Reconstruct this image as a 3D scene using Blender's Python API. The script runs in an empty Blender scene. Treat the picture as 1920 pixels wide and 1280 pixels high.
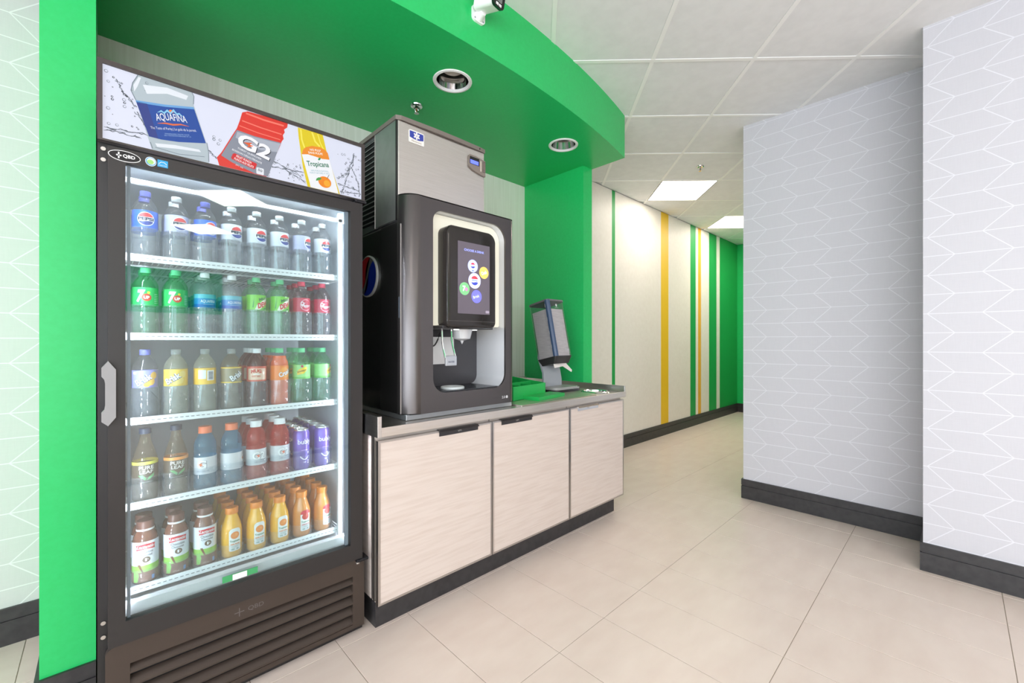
import bpy, bmesh, math, random
from mathutils import Vector, Matrix
random.seed(7)
SC = bpy.context.scene
COL = SC.collection
PI = math.pi

# ------------------------------------------------------------------ camera, world, lights, exposure
cam = bpy.data.cameras.new('camera'); camo = bpy.data.objects.new('camera', cam); COL.objects.link(camo)
cam.sensor_width = 36.0; cam.lens = 15.0; cam.clip_start = 0.02
CAM_Z = 1.25
camo.location = (0, 0, CAM_Z)
camo.rotation_euler = (PI/2, 0, math.atan2(835, 800) - PI/2)
SC.camera = camo
VS = SC.view_settings
VS.view_transform = 'Standard'; VS.look = 'None'; VS.gamma = 1.0; VS.use_curve_mapping = False
VS.exposure = 0.18
cy = SC.cycles
cy.use_denoising = True
cy.max_bounces = 8; cy.diffuse_bounces = 4; cy.glossy_bounces = 4
cy.use_adaptive_sampling = True; cy.adaptive_threshold = 0.05
cy.transparent_max_bounces = 24; cy.transmission_bounces = 4
cy.sample_clamp_indirect = 4.0; cy.caustics_reflective = False; cy.caustics_refractive = False
W = bpy.data.worlds.new('daylight'); SC.world = W; W.use_nodes = True
W.node_tree.nodes['Background'].inputs[0].default_value = (0.80, 0.90, 1.0, 1)
W.node_tree.nodes['Background'].inputs[1].default_value = 1.2

def area_light(name, loc, aim, sx, sy, power, col):
    l = bpy.data.lights.new(name, 'AREA'); l.shape = 'RECTANGLE'; l.size = sx; l.size_y = sy
    l.energy = power; l.color = col
    o = bpy.data.objects.new(name, l); COL.objects.link(o); o.location = loc
    o.rotation_euler = (Vector(aim) - Vector(loc)).to_track_quat('-Z', 'Y').to_euler()
    return o
# daylight through the unseen windows at left, plus frontal fill added behind the camera
area_light('unseen_window_light', (-3.9, -2.1, 1.55), (0, -2.1, 1.55), 6.4, 2.3, 262, (0.85, 0.93, 1.0))
area_light('unseen_window_light', (-2.1, -5.9, 1.55), (-2.1, 0, 1.55), 3.4, 2.3, 95, (0.86, 0.93, 1.0))

# ------------------------------------------------------------------ colour and material helpers
def lin(r, g, b):
    f = lambda c: (c/12.92 if c <= 0.04045 else ((c+0.055)/1.055)**2.4)
    return (f(r/255), f(g/255), f(b/255), 1.0)
MATS = {}
def mat(name, rgb, rough=0.5, metal=0.0, emit=0.0, spec=0.5, coat=0.0):
    if name in MATS: return MATS[name]
    m = bpy.data.materials.new(name); m.use_nodes = True
    p = m.node_tree.nodes['Principled BSDF']
    c = lin(*rgb)
    p.inputs['Base Color'].default_value = c
    p.inputs['Roughness'].default_value = rough
    p.inputs['Metallic'].default_value = metal
    p.inputs['Specular IOR Level'].default_value = spec
    p.inputs['Coat Weight'].default_value = coat
    if emit:
        p.inputs['Emission Color'].default_value = c
        p.inputs['Emission Strength'].default_value = emit
    MATS[name] = m
    return m
class N:
    """tiny node-graph helper"""
    def __init__(s, m):
        s.t = m.node_tree; s.p = s.t.nodes.get('Principled BSDF')
    def node(s, kind, **kw):
        n = s.t.nodes.new(kind)
        for k, v in kw.items(): setattr(n, k, v)
        return n
    def link(s, a, b): s.t.links.new(a, b)
    def math(s, op, a, b=None, c=None):
        n = s.node('ShaderNodeMath', operation=op)
        for i, v in enumerate((a, b, c)):
            if v is None: continue
            if isinstance(v, (int, float)): n.inputs[i].default_value = v
            else: s.link(v, n.inputs[i])
        return n.outputs[0]
    def mix(s, fac, c1, c2):
        n = s.node('ShaderNodeMix', data_type='RGBA')
        for sock, v in ((n.inputs[0], fac), (n.inputs[6], c1), (n.inputs[7], c2)):
            if isinstance(v, (int, float, tuple)): sock.default_value = v
            else: s.link(v, sock)
        return n.outputs[2]
    def pos(s):
        g = s.node('ShaderNodeNewGeometry'); x = s.node('ShaderNodeSeparateXYZ')
        s.link(g.outputs['Position'], x.inputs[0])
        return x.outputs[0], x.outputs[1], x.outputs[2], g.outputs['Position']
    def noise(s, vec, scale, detail=3.0, sx=(1, 1, 1)):
        mp = s.node('ShaderNodeMapping'); mp.inputs['Scale'].default_value = sx
        n = s.node('ShaderNodeTexNoise'); n.inputs['Scale'].default_value = scale; n.inputs['Detail'].default_value = detail
        s.link(vec, mp.inputs[0]); s.link(mp.outputs[0], n.inputs['Vector'])
        return n.outputs['Fac']
    def bump(s, h, strength=0.1, dist=0.01):
        b = s.node('ShaderNodeBump'); b.inputs['Strength'].default_value = strength; b.inputs['Distance'].default_value = dist
        s.link(h, b.inputs['Height']); s.link(b.outputs[0], s.p.inputs['Normal'])

def speckled(name, rgb1, rgb2, rough, scale, sx=(1, 1, 1), metal=0.0, bump=0.0, lo=0.35, hi=0.65, coat=0.0):
    if name in MATS: return MATS[name]
    m = mat(name, rgb1, rough, metal, coat=coat); n = N(m)
    x, y, z, P = n.pos()
    f = n.noise(P, scale, 4.0, sx)
    r = n.node('ShaderNodeMapRange'); r.inputs[1].default_value = lo; r.inputs[2].default_value = hi
    n.link(f, r.inputs[0])
    n.link(n.mix(r.outputs[0], lin(*rgb1), lin(*rgb2)), n.p.inputs['Base Color'])
    if bump: n.bump(f, bump, 0.004)
    return m

def chevron(name, axis, sign, u0, z0, base=(204, 202, 208), line=(217, 216, 222)):
    """pale wallpaper printed with fine white level lines and zigzags"""
    m = mat(name, base, 0.55); n = N(m)
    x, y, z, P = n.pos()
    u = n.math('MULTIPLY', n.math('SUBTRACT', (x, y)[axis], u0), sign)
    h = 0.1037; p = 0.2030; a = 0.1045; w = 0.0021
    v = n.math('DIVIDE', n.math('SUBTRACT', z, z0), h)
    hd = n.math('MULTIPLY', n.math('ABSOLUTE', n.math('SUBTRACT', n.math('FRACT', n.math('ADD', v, 0.5)), 0.5)), h)
    tri = n.math('PINGPONG', v, 1.0)
    q = n.math('DIVIDE', n.math('SUBTRACT', u, n.math('MULTIPLY', tri, a)), p)
    zd = n.math('MULTIPLY', n.math('ABSOLUTE', n.math('SUBTRACT', n.math('FRACT', n.math('ADD', q, 0.5)), 0.5)), p*0.70)
    d = n.math('MINIMUM', hd, zd)
    k = n.math('LESS_THAN', d, w)
    f = n.noise(P, 220, 2.0, (1, 1, 0.08))
    f2 = n.noise(P, 220, 2.0, (0.08, 0.08, 1))
    g = n.math('MULTIPLY', n.math('ADD', f, f2), 0.5)
    b2 = tuple(int(c*0.95) for c in base)
    col = n.mix(k, n.mix(g, lin(*b2), lin(*base)), lin(*line))
    n.link(col, n.p.inputs['Base Color'])
    return m

def stripes(name):
    """cream wallpaper with upright green and yellow stripes of different width"""
    m = mat(name, (233, 228, 218), 0.5); n = N(m)
    x, y, z, P = n.pos()
    f = n.noise(P, 26, 3.0)
    col = n.mix(f, lin(228, 223, 213), lin(238, 234, 226))
    G = lin(20, 158, 74); Yc = lin(235, 192, 22); O = lin(236, 176, 52)
    for x0, x1, c in ((4.173, 4.238, G), (5.333, 5.545, Yc), (6.231, 6.416, G), (6.502, 6.609, O), (6.913, 7.215, G), (7.351, 8.3, G)):
        k = n.math('MULTIPLY', n.math('GREATER_THAN', x, x0), n.math('LESS_THAN', x, x1))
        col = n.mix(k, col, c)
    n.link(col, n.p.inputs['Base Color'])
    n.bump(f, 0.25, 0.003)
    return m

def clear(name, tint=(255, 255, 255), rough=0.02, refl=1.0, haze=0.0, hazecol=(255, 255, 255), ior=1.45):
    """thin clear plastic or glass: lets light straight through, mirrors more at grazing angles"""
    if name in MATS: return MATS[name]
    m = bpy.data.materials.new(name); m.use_nodes = True; t = m.node_tree
    for nd in list(t.nodes):
        if nd.type != 'OUTPUT_MATERIAL': t.nodes.remove(nd)
    out = [nd for nd in t.nodes if nd.type == 'OUTPUT_MATERIAL'][0]
    tr = t.nodes.new('ShaderNodeBsdfTransparent'); tr.inputs[0].default_value = lin(*tint)
    gl = t.nodes.new('ShaderNodeBsdfGlossy'); gl.inputs['Roughness'].default_value = rough; gl.inputs[0].default_value = (1, 1, 1, 1)
    base = tr.outputs[0]
    if haze:
        df = t.nodes.new('ShaderNodeBsdfDiffuse'); df.inputs[0].default_value = lin(*hazecol)
        mh = t.nodes.new('ShaderNodeMixShader'); mh.inputs[0].default_value = haze
        t.links.new(base, mh.inputs[1]); t.links.new(df.outputs[0], mh.inputs[2]); base = mh.outputs[0]
    f0 = ((ior-1)/(ior+1))**2                       # Schlick reflectance, alike from both sides of the thin skin
    lw = t.nodes.new('ShaderNodeLayerWeight'); lw.inputs[0].default_value = 0.5
    pw = t.nodes.new('ShaderNodeMath'); pw.operation = 'POWER'; pw.inputs[1].default_value = 5.0
    mu = t.nodes.new('ShaderNodeMath'); mu.operation = 'MULTIPLY_ADD'; mu.inputs[1].default_value = (1-f0)*refl; mu.inputs[2].default_value = f0*refl
    t.links.new(lw.outputs['Facing'], pw.inputs[0]); t.links.new(pw.outputs[0], mu.inputs[0])
    mx = t.nodes.new('ShaderNodeMixShader')
    t.links.new(mu.outputs[0], mx.inputs[0]); t.links.new(base, mx.inputs[1]); t.links.new(gl.outputs[0], mx.inputs[2])
    t.links.new(mx.outputs[0], out.inputs[0])
    MATS[name] = m
    return m
def glow(name, rgb, strength):
    if name in MATS: return MATS[name]
    m = bpy.data.materials.new(name); m.use_nodes = True; t = m.node_tree
    for nd in list(t.nodes):
        if nd.type != 'OUTPUT_MATERIAL': t.nodes.remove(nd)
    out = [nd for nd in t.nodes if nd.type == 'OUTPUT_MATERIAL'][0]
    e = t.nodes.new('ShaderNodeEmission'); e.inputs[0].default_value = lin(*rgb); e.inputs[1].default_value = strength
    t.links.new(e.outputs[0], out.inputs[0]); MATS[name] = m
    return m

# ------------------------------------------------------------------ mesh helpers
ORG = {}
def smooth(me, ang=40):
    me.polygons.foreach_set('use_smooth', [True]*len(me.polygons))
    try: me.set_sharp_from_angle(angle=math.radians(ang))
    except Exception: pass
class MB:
    def __init__(s): s.v = []; s.f = []
    def add(s, vs, fs):
        o = len(s.v); s.v += [tuple(p) for p in vs]; s.f += [tuple(i+o for i in f) for f in fs]; return s
    def box(s, x0, x1, y0, y1, z0, z1, b=0.0, M=None):
        if b <= 0:
            vs = [(x, y, z) for x in (x0, x1) for y in (y0, y1) for z in (z0, z1)]
            fs = [(0, 1, 3, 2), (4, 6, 7, 5), (0, 4, 5, 1), (2, 3, 7, 6), (0, 2, 6, 4), (1, 5, 7, 3)]
        else:
            bm = bmesh.new(); bmesh.ops.create_cube(bm, size=1.0)
            for q in bm.verts:
                q.co = Vector(((x0+x1)/2+q.co.x*(x1-x0), (y0+y1)/2+q.co.y*(y1-y0), (z0+z1)/2+q.co.z*(z1-z0)))
            bmesh.ops.bevel(bm, geom=list(bm.edges), offset=b, segments=2, profile=0.5, affect='EDGES')
            vs, fs = frombm(bm)
        if M is not None: vs = [tuple(M @ Vector(p)) for p in vs]
        return s.add(vs, fs)
    def lathe(s, prof, n=20, c=(0, 0, 0), M=None, arc=None):
        vs = []; fs = []; k = len(prof)
        full = arc is None; a0, a1 = (0, 2*PI) if full else arc
        m = n if full else n+1
        for i in range(m):
            a = a0+(a1-a0)*i/n
            for r, z in prof: vs.append((c[0]+r*math.cos(a), c[1]+r*math.sin(a), c[2]+z))
        for i in range(n):
            j = (i+1) % m
            for q in range(k-1): fs.append((i*k+q, j*k+q, j*k+q+1, i*k+q+1))
        if M is not None: vs = [tuple(M @ Vector(p)) for p in vs]
        return s.add(vs, fs)
    def tube(s, path, r, n=8, closed=False):
        P = [Vector(p) for p in path]; vs = []; fs = []; L = len(P)
        for i, p in enumerate(P):
            a = P[i-1] if (i > 0 or closed) else p; b = P[(i+1) % L] if (i < L-1 or closed) else p
            d = (b-a).normalized(); up = Vector((0, 0, 1)) if abs(d.z) < 0.9 else Vector((1, 0, 0))
            e1 = d.cross(up).normalized(); e2 = d.cross(e1).normalized()
            for q in range(n):
                t = 2*PI*q/n; vs.append(tuple(p + e1*r*math.cos(t) + e2*r*math.sin(t)))
        for i in range(L if closed else L-1):
            j = (i+1) % L
            for q in range(n): fs.append((i*n+q, j*n+q, j*n+(q+1) % n, i*n+(q+1) % n))
        if not closed: fs += [tuple(range(n)), tuple(range((L-1)*n, L*n))]
        return s.add(vs, fs)
    def prism(s, pts, fn, d0, d1):
        """solid with outline pts (2D); fn(s,t,d) -> xyz"""
        n = len(pts)
        vs = [fn(a, b, d0) for a, b in pts]+[fn(a, b, d1) for a, b in pts]
        fs = [tuple(range(n)), tuple(range(2*n-1, n-1, -1))]+[(i, (i+1) % n, (i+1) % n+n, i+n) for i in range(n)]
        return s.add(vs, fs)
    def holed(s, outer, holes, fn, d):
        """flat face with holes; fn(s,t,d) -> xyz"""
        bm = bmesh.new(); ed = []
        for loop in [outer]+holes:
            vv = [bm.verts.new((a, b, 0)) for a, b in loop]
            for i in range(len(vv)): ed.append(bm.edges.new((vv[i], vv[(i+1) % len(vv)])))
        bmesh.ops.triangle_fill(bm, use_beauty=True, use_dissolve=False, edges=ed)
        vs, fs = frombm(bm)
        return s.add([fn(p[0], p[1], d) for p in vs], fs)
    def build(s, name, m, parent=None, sm=False, ang=40, fixn=True):
        o0 = ORG.get(parent.name, Vector((0, 0, 0))) if parent is not None else Vector((0, 0, 0))
        me = bpy.data.meshes.new(name)
        me.from_pydata([tuple(Vector(p)-o0) for p in s.v], [], s.f)
        if fixn:
            bm = bmesh.new(); bm.from_mesh(me); bmesh.ops.recalc_face_normals(bm, faces=bm.faces); bm.to_mesh(me); bm.free()
        if sm: smooth(me, ang)
        me.materials.append(m)
        o = bpy.data.objects.new(name, me); COL.objects.link(o)
        if parent is not None: o.parent = parent
        ORG[o.name] = o0
        return o
def frombm(bm):
    bm.verts.ensure_lookup_table(); bm.verts.index_update()
    vs = [tuple(v.co) for v in bm.verts]; fs = [tuple(v.index for v in f.verts) for f in bm.faces]
    bm.free(); return vs, fs
def tag(o, label, cat=None, group=None, kind=None):
    o['label'] = label
    if cat: o['category'] = cat
    if group: o['group'] = group
    if kind: o['kind'] = kind
    return o
def thing(name, loc, label, cat, group=None):
    o = bpy.data.objects.new(name, None); COL.objects.link(o); o.location = loc; o.empty_display_size = 0.05
    ORG[o.name] = Vector(loc)
    return tag(o, label, cat, group)
def kids(o): return [c for c in bpy.data.objects if c.parent == o]
def copy_tree(o, parent=None):
    c = o.copy(); COL.objects.link(c)
    if parent is not None: c.parent = parent
    for ch in o.children: copy_tree(ch, c)
    return c
def rrect(x0, x1, y0, y1, r, n=6, rs=None):
    """rounded rectangle, r or (bl, br, tr, tl)"""
    rs = rs or (r, r, r, r); pts = []
    for (cx, cyy, a0, q) in ((x0+rs[0], y0+rs[0], PI, rs[0]), (x1-rs[1], y0+rs[1], 1.5*PI, rs[1]), (x1-rs[2], y1-rs[2], 0, rs[2]), (x0+rs[3], y1-rs[3], 0.5*PI, rs[3])):
        for i in range(n+1):
            a = a0+0.5*PI*i/n; pts.append((cx+q*math.cos(a), cyy+q*math.sin(a)))
    return pts

# ---- flat print: 2D shapes and lettering
TXT = {}
def text2d(s, bold=0.0):
    if (s, bold) in TXT: return TXT[(s, bold)]
    c = bpy.data.curves.new('lettering', 'FONT'); c.body = s; c.size = 1.0; c.offset = bold; c.resolution_u = 3; c.align_x = 'CENTER'
    o = bpy.data.objects.new('lettering', c); COL.objects.link(o)
    dg = bpy.context.evaluated_depsgraph_get(); dg.update()
    me = o.evaluated_get(dg).to_mesh()
    vs = [(v.co.x, v.co.y) for v in me.vertices]; fs = [tuple(p.vertices) for p in me.polygons]
    o.evaluated_get(dg).to_mesh_clear()
    bpy.data.objects.remove(o); bpy.data.curves.remove(c)
    TXT[(s, bold)] = (vs, fs)
    return vs, fs
def tx(s, cx, cyy, w, h, rot=0.0, shear=0.0, bold=0.0, arch=0.0):
    vs, fs = text2d(s, bold)
    x0 = min(p[0] for p in vs); x1 = max(p[0] for p in vs); y0 = min(p[1] for p in vs); y1 = max(p[1] for p in vs)
    out = []
    for x, y in vs:
        a = ((x-x0)/(x1-x0)-0.5)*w; b = ((y-y0)/(y1-y0)-0.5)*h
        b += arch*(1-(2*a/w)**2); a += shear*b
        out.append((cx+a*math.cos(rot)-b*math.sin(rot), cyy+a*math.sin(rot)+b*math.cos(rot)))
    return out, fs
def pg(pts):
    return list(pts), [tuple(range(len(pts)))]
def ell(cx, cyy, rx, ry, n=24, a0=0.0, a1=2*PI):
    full = abs(a1-a0-2*PI) < 1e-6
    return pg([(cx+rx*math.cos(a0+(a1-a0)*i/(n if full else n-1)), cyy+ry*math.sin(a0+(a1-a0)*i/(n if full else n-1))) for i in range(n)])
def rct(x0, x1, y0, y1): return pg([(x0, y0), (x1, y0), (x1, y1), (x0, y1)])
def ribbon(pts, w):
    P = [Vector((a, b, 0)) for a, b in pts]; L = []; R = []
    for i, p in enumerate(P):
        d = (P[min(i+1, len(P)-1)]-P[max(i-1, 0)]).normalized(); n = Vector((-d.y, d.x, 0))
        ww = w(i/(len(P)-1)) if callable(w) else w
        L.append((p+n*ww/2)[:2]); R.append((p-n*ww/2)[:2])
    k = len(P); return L+R, [(i, i+1, k+i+1, k+i) for i in range(k-1)]
def rotm(m, c, a):
    return [(c[0]+(x-c[0])*math.cos(a)-(y-c[1])*math.sin(a), c[1]+(x-c[0])*math.sin(a)+(y-c[1])*math.cos(a)) for x, y in m[0]], m[1]
def clip_rect(pts, x0, x1, y0, y1):
    def cut(P, inside, inter):
        out = []
        for i in range(len(P)):
            a, b = P[i-1], P[i]
            if inside(b):
                if not inside(a): out.append(inter(a, b))
                out.append(b)
            elif inside(a): out.append(inter(a, b))
        return out
    ix = lambda X: (lambda a, b: (X, a[1]+(b[1]-a[1])*(X-a[0])/(b[0]-a[0])))
    iy = lambda Y: (lambda a, b: (a[0]+(b[0]-a[0])*(Y-a[1])/(b[1]-a[1]), Y))
    P = cut(pts, lambda p: p[0] >= x0, ix(x0)); P = cut(P, lambda p: p[0] <= x1, ix(x1)) if P else P
    P = cut(P, lambda p: p[1] >= y0, iy(y0)) if P else P; P = cut(P, lambda p: p[1] <= y1, iy(y1)) if P else P
    return P
def decal(name, shapes, m, fn, lay, parent, slice_w=0.0):
    """print the 2D shapes as a thin film; fn(s,t,layer) -> xyz"""
    mb = MB()
    for vs, fs in shapes:
        if slice_w or any(len(f) > 4 for f in fs):
            bm = bmesh.new(); bv = [bm.verts.new((a, b, 0)) for a, b in vs]
            for f in fs:
                try: bm.faces.new([bv[i] for i in f])
                except ValueError: pass
            bmesh.ops.triangulate(bm, faces=bm.faces[:])
            if slice_w:
                xs = [v[0] for v in vs]; k = math.floor(min(xs)/slice_w)+1
                while k*slice_w < max(xs):
                    bmesh.ops.bisect_plane(bm, geom=bm.verts[:]+bm.edges[:]+bm.faces[:], plane_co=(k*slice_w, 0, 0), plane_no=(1, 0, 0)); k += 1
            vs, fs = frombm(bm)
        mb.add([fn(p[0], p[1], lay) for p in vs], fs)
    return mb.build(name, m, parent, fixn=False)
def front_plane(y):           # prints facing the camera side (-Y)
    return lambda s, t, l: (s, y-0.0006*(l+1), t)
def round_print(r):           # prints around an upright cylinder, s = arc length, 0 faces -Y
    return lambda s, t, l: ((r+0.0005*(l+1))*math.sin(s/r), -(r+0.0005*(l+1))*math.cos(s/r), t)

# ------------------------------------------------------------------ shared materials
GREEN = speckled('green_paint', (32, 187, 98), (36, 191, 103), 0.34, 60)
CHEV_F = chevron('chevron_wallpaper_right', 1, -1.0, 1.124, 2.841)
CHEV_N = chevron('chevron_wallpaper_corner', 1, -1.0, 0.1135, 2.645)
CHEV_L = chevron('chevron_wallpaper_left', 0, 1.0, -0.281, 2.612, base=(205, 206, 204), line=(224, 226, 224))
STRIPE = stripes('striped_wallpaper')
LINEN = speckled('linen_wallpaper', (228, 226, 216), (238, 236, 228), 0.6, 90, (1, 1, 0.02))
PLAIN = mat('plain_cream_paint', (226, 222, 214), 0.6)
BASEB = speckled('dark_baseboard', (44, 42, 44), (56, 54, 55), 0.42, 30)
TILE = speckled('beige_floor_tile', (222, 204, 193), (229, 213, 202), 0.34, 5, (1, 2.2, 1), lo=0.3, hi=0.7, bump=0.03)
GROUT = speckled('grey_grout', (156, 142, 128), (170, 156, 142), 0.8, 40)
CTILE = speckled('ceiling_tile', (229, 230, 231), (234, 235, 236), 0.9, 14, bump=0.05)
CBAR = mat('white_grid_bar', (246, 246, 245), 0.45)
STEEL = speckled('brushed_steel', (218, 214, 209), (226, 222, 218), 0.28, 30, (0.3, 0.3, 14), metal=1.0)
STEEL_H = speckled('brushed_steel_level', (224, 216, 206), (232, 226, 219), 0.32, 30, (0.3, 14, 14), metal=1.0)
CHROME = mat('chrome', (225, 226, 228), 0.08, 1.0)
ALU = mat('aluminium_edge', (196, 192, 188), 0.3, 1.0)
WOOD = speckled('pale_ash_laminate', (212, 198, 189), (203, 187, 177), 0.42, 7, (0.7, 1, 11), lo=0.40, hi=0.70)
BLACK = mat('black_enamel', (30, 29, 30), 0.33)
BLACK_S = mat('black_satin_plastic', (46, 44, 46), 0.3)
BLACK_G = mat('black_gloss', (20, 19, 21), 0.08)
DARK = mat('dark_void', (8, 8, 9), 0.7)
WHITE = mat('white_plastic', (240, 240, 240), 0.35)
WWIRE = mat('white_coated_wire', (240, 242, 245), 0.35)
LINER = mat('pale_grey_liner', (226, 229, 235), 0.45)
SILVER = mat('silver_plastic', (218, 220, 224), 0.26, 0.25)
GREYP = mat('grey_plastic', (150, 153, 158), 0.4)

# ------------------------------------------------------------------ the setting
CEIL = 2.97; SOF = 2.65; YB = 2.715
def struct(name, mb, m, label, sm=False):
    o = mb.build(name, m, None, sm); return tag(o, label, None, None, 'structure')
# floor: grout bed with tiles laid on it
floor = struct('floor', MB().box(-4.0, 8.4, -6.0, 2.8, -0.12, -0.003), TILE, 'beige tiled floor with thin grey joints')
struct('floor_grout', MB().box(-1.5, 8.3, -1.6, 2.8, -0.004, -0.0015), GROUT, 'grey grout bed between the floor tiles')
px_, py_ = 0.3115, 0.63
tm = MB().box(0.0014, px_-0.0014, 0.0014, py_-0.0014, -0.003, 0.0, 0.0008)
tile0 = None
for i in range(-6, 25):
    for j in range(-4, 3):
        x = 0.7015+i*px_; y = 1.107+(j)*py_
        cxx, cyy = x+px_/2, y+py_/2
        if cxx > 3.9 and cyy < 0.95: continue
        if cxx > 3.45 and cyy < -0.1: continue
        if cxx < 0.2 and cyy < 0.5: continue
        if cxx > 8.2: continue
        if tile0 is None:
            tile0 = tm.build('floor_tile', TILE, floor); t = tile0
        else:
            t = tile0.copy(); COL.objects.link(t); t.parent = floor
        t.location = (x, y, 0)
# ceiling: slab, tiles, bars
ceil = struct('ceiling', MB().box(-4.0, 8.4, -6.0, 2.8, CEIL+0.012, CEIL+0.1), CTILE, 'white suspended tile ceiling set diagonally to the walls')
LO = Vector((2.859, 0.857)); E1 = Vector((0.4833, 0.4430)); E2 = Vector((-0.4306, 0.4342))
def lat(i, j): return LO+E1*i+E2*j
PANELS = [(3, -1), (5, -3)]
VENT = (5, -4)
def cell_poly(i, j, ins):
    c = [lat(i+ins, j+ins), lat(i+1-ins, j+ins), lat(i+1-ins, j+1-ins), lat(i+ins, j+1-ins)]
    return clip_rect([(p.x, p.y) for p in c], -1.0, 8.15, -1.5, YB-0.01)
for i in range(-5, 14):
    for j in range(-9, 6):
        cc = lat(i+0.5, j+0.5)
        if not (-0.6 < cc.x < 8.3 and -1.2 < cc.y < 2.9): continue
        if (i, j) in PANELS or (i, j) == VENT: continue
        if cc.x > 4.5 and cc.y < 0.6: continue
        P = cell_poly(i, j, 0.021)
        if len(P) < 3: continue
        MB().prism(P, lambda a, b, d: (a, b, d), CEIL, CEIL+0.012).build('ceiling_tile', CTILE, ceil)
def bar(p, q, zb):
    d = (q-p).normalized(); n = Vector((-d.y, d.x))*0.0125
    P = clip_rect([tuple(p+n), tuple(q+n), tuple(q-n), tuple(p-n)], -1.0, 8.15, -1.5, YB-0.01)
    if len(P) >= 3: MB().prism(P, lambda a, b, c: (a, b, c), CEIL-zb, CEIL+0.0115).build('grid_bar', CBAR, ceil)
for i in range(-5, 15): bar(lat(i, -10), lat(i, 7), 0.0034)
for j in range(-9, 7): bar(lat(-6, j), lat(15, j), 0.003)
# walls
struct('wall_back', MB().box(-0.018, 2.76, YB, YB+0.1, 0, CEIL), LINEN, 'pale linen-papered back wall of the green alcove')
struct('wall_left', MB().box(-4.0, -0.018, YB, YB+0.1, 0, CEIL), CHEV_L, 'pale chevron-papered wall left of the alcove')
struct('wall_corridor', MB().box(2.76, 8.26, YB, YB+0.1, 0, CEIL), STRIPE, 'cream corridor wall with green and yellow stripes')
struct('wall_end', MB().box(8.16, 8.26, 1.1, YB, 0, CEIL), GREEN, 'green wall at the far end of the corridor')
struct('wall_right', MB().box(3.702, 8.3, -0.5, 1.186, 0, CEIL), CHEV_F, 'lilac-grey chevron-papered wall block beside the corridor')
struct('wall_corner', MB().box(3.242, 3.7, -6.0, 0.130, 0, CEIL), CHEV_N, 'lilac-grey chevron-papered wall nearest on the right')
struct('wall_alcove_left', MB().box(-0.150, -0.018, 2.06, YB, 0, CEIL), GREEN, 'green side wall at the left of the alcove')
struct('wall_alcove_right', MB().box(2.76, 2.875, 2.06, YB, 0, CEIL), GREEN, 'green side wall at the right of the alcove')
# shop front (behind the camera): low wall, head and mullions around open window bays
wf = MB().box(-4.05, -3.95, -6, YB, 0, 0.35).box(-4.05, -3.95, -6, YB, 2.75, CEIL)
for k in range(6): wf.box(-4.04, -3.96, -6+k*1.74, -5.92+k*1.74, 0.35, 2.75)
struct('wall_front', wf, PLAIN, 'shop front wall with wide window bays')
wr = MB().box(-4, 3.3, -6.05, -5.95, 0, 0.35).box(-4, 3.3, -6.05, -5.95, 2.75, CEIL)
for k in range(3): wr.box(-4+k*1.8, -3.92+k*1.8, -6.04, -5.96, 0.35, 2.75)
wr.box(-0.35, 3.3, -6.05, -5.95, 0.35, 2.75)
struct('wall_rear', wr, PLAIN, 'cream wall with a window bay at the rear of the shop')
struct('trim_rear', MB().box(-0.2, 1.6, -5.95, -5.93, 1.75, 2.5), GREEN, 'green board on the rear wall of the shop')
# curved soffit
RS = 7.0; CX = 1.36
fy = lambda x: 1.59+RS-math.sqrt(RS*RS-(x-CX)**2)
arc = [(-0.15+(2.872+0.15)*i/40, fy(-0.15+(2.872+0.15)*i/40)) for i in range(41)]
outl = arc+[(2.872, YB), (-0.15, YB)]
DL = [(1.358, 1.880), (2.370, 1.945)]
holes = [[(cx+0.088*math.cos(2*PI*k/28), cyy+0.088*math.sin(2*PI*k/28)) for k in range(28)] for cx, cyy in DL]
sb = MB().holed(outl, holes, lambda a, b, d: (a, b, d), SOF)
n_ = len(outl)
sb.add([(a, b, SOF) for a, b in outl]+[(a, b, CEIL) for a, b in outl], [(i, (i+1) % n_, (i+1) % n_+n_, i+n_) for i in range(n_)])
struct('ceiling_soffit', sb, GREEN, 'curved green soffit dropped below the ceiling over the alcove', True)
# baseboards with a groove
def baseboard(name, x0, x1, y0, y1, ax, face, label):
    """box footprint; the groove is cut on the side 'face' of axis ax"""
    mb = MB()
    for z0, z1, cut in ((0, 0.0985, 0), (0.0985, 0.1045, 0.006), (0.1045, 0.152, 0)):
        a = [x0, x1, y0, y1]
        if cut:
            for k, s in face: a[k] += s*cut
        mb.box(*a, z0, z1)
    return struct(name, mb, BASEB, label)
baseboard('baseboard_right', 3.69, 3.702, 0.14, 1.198, 0, [(0, 1), (3, -1)], 'dark grooved baseboard under the right wall block')
baseboard('baseboard_passage', 3.702, 8.16, 1.186, 1.198, 0, [(3, -1)], 'dark baseboard along the passage side of the wall block')
baseboard('baseboard_corner', 3.23, 3.242, -2.0, 0.142, 0, [(0, 1), (3, -1)], 'dark grooved baseboard under the nearest right wall')
baseboard('baseboard_return', 3.242, 3.69, 0.130, 0.142, 0, [(3, -1)], 'short dark baseboard returning between the right walls')
baseboard('baseboard_corridor', 2.875, 8.16, 2.703, YB, 1, [(2, 1)], 'dark grooved baseboard below the striped wall')
baseboard('baseboard_end', 8.148, 8.16, 1.2, 2.703, 0, [(0, 1)], 'dark baseboard at the corridor end')
baseboard('baseboard_left', -4.0, -0.150, 2.703, YB, 1, [(2, 1)], 'dark grooved baseboard below the left chevron wall')
baseboard('baseboard_pillar', -0.162, -0.018, 2.048, 2.06, 1, [(2, 1), (0, 1)], 'dark baseboard at the foot of the green side wall')
baseboard('baseboard_pillar_side', -0.162, -0.150, 2.06, 2.703, 0, [(0, 1)], 'dark baseboard around the side of the green side wall')
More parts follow.
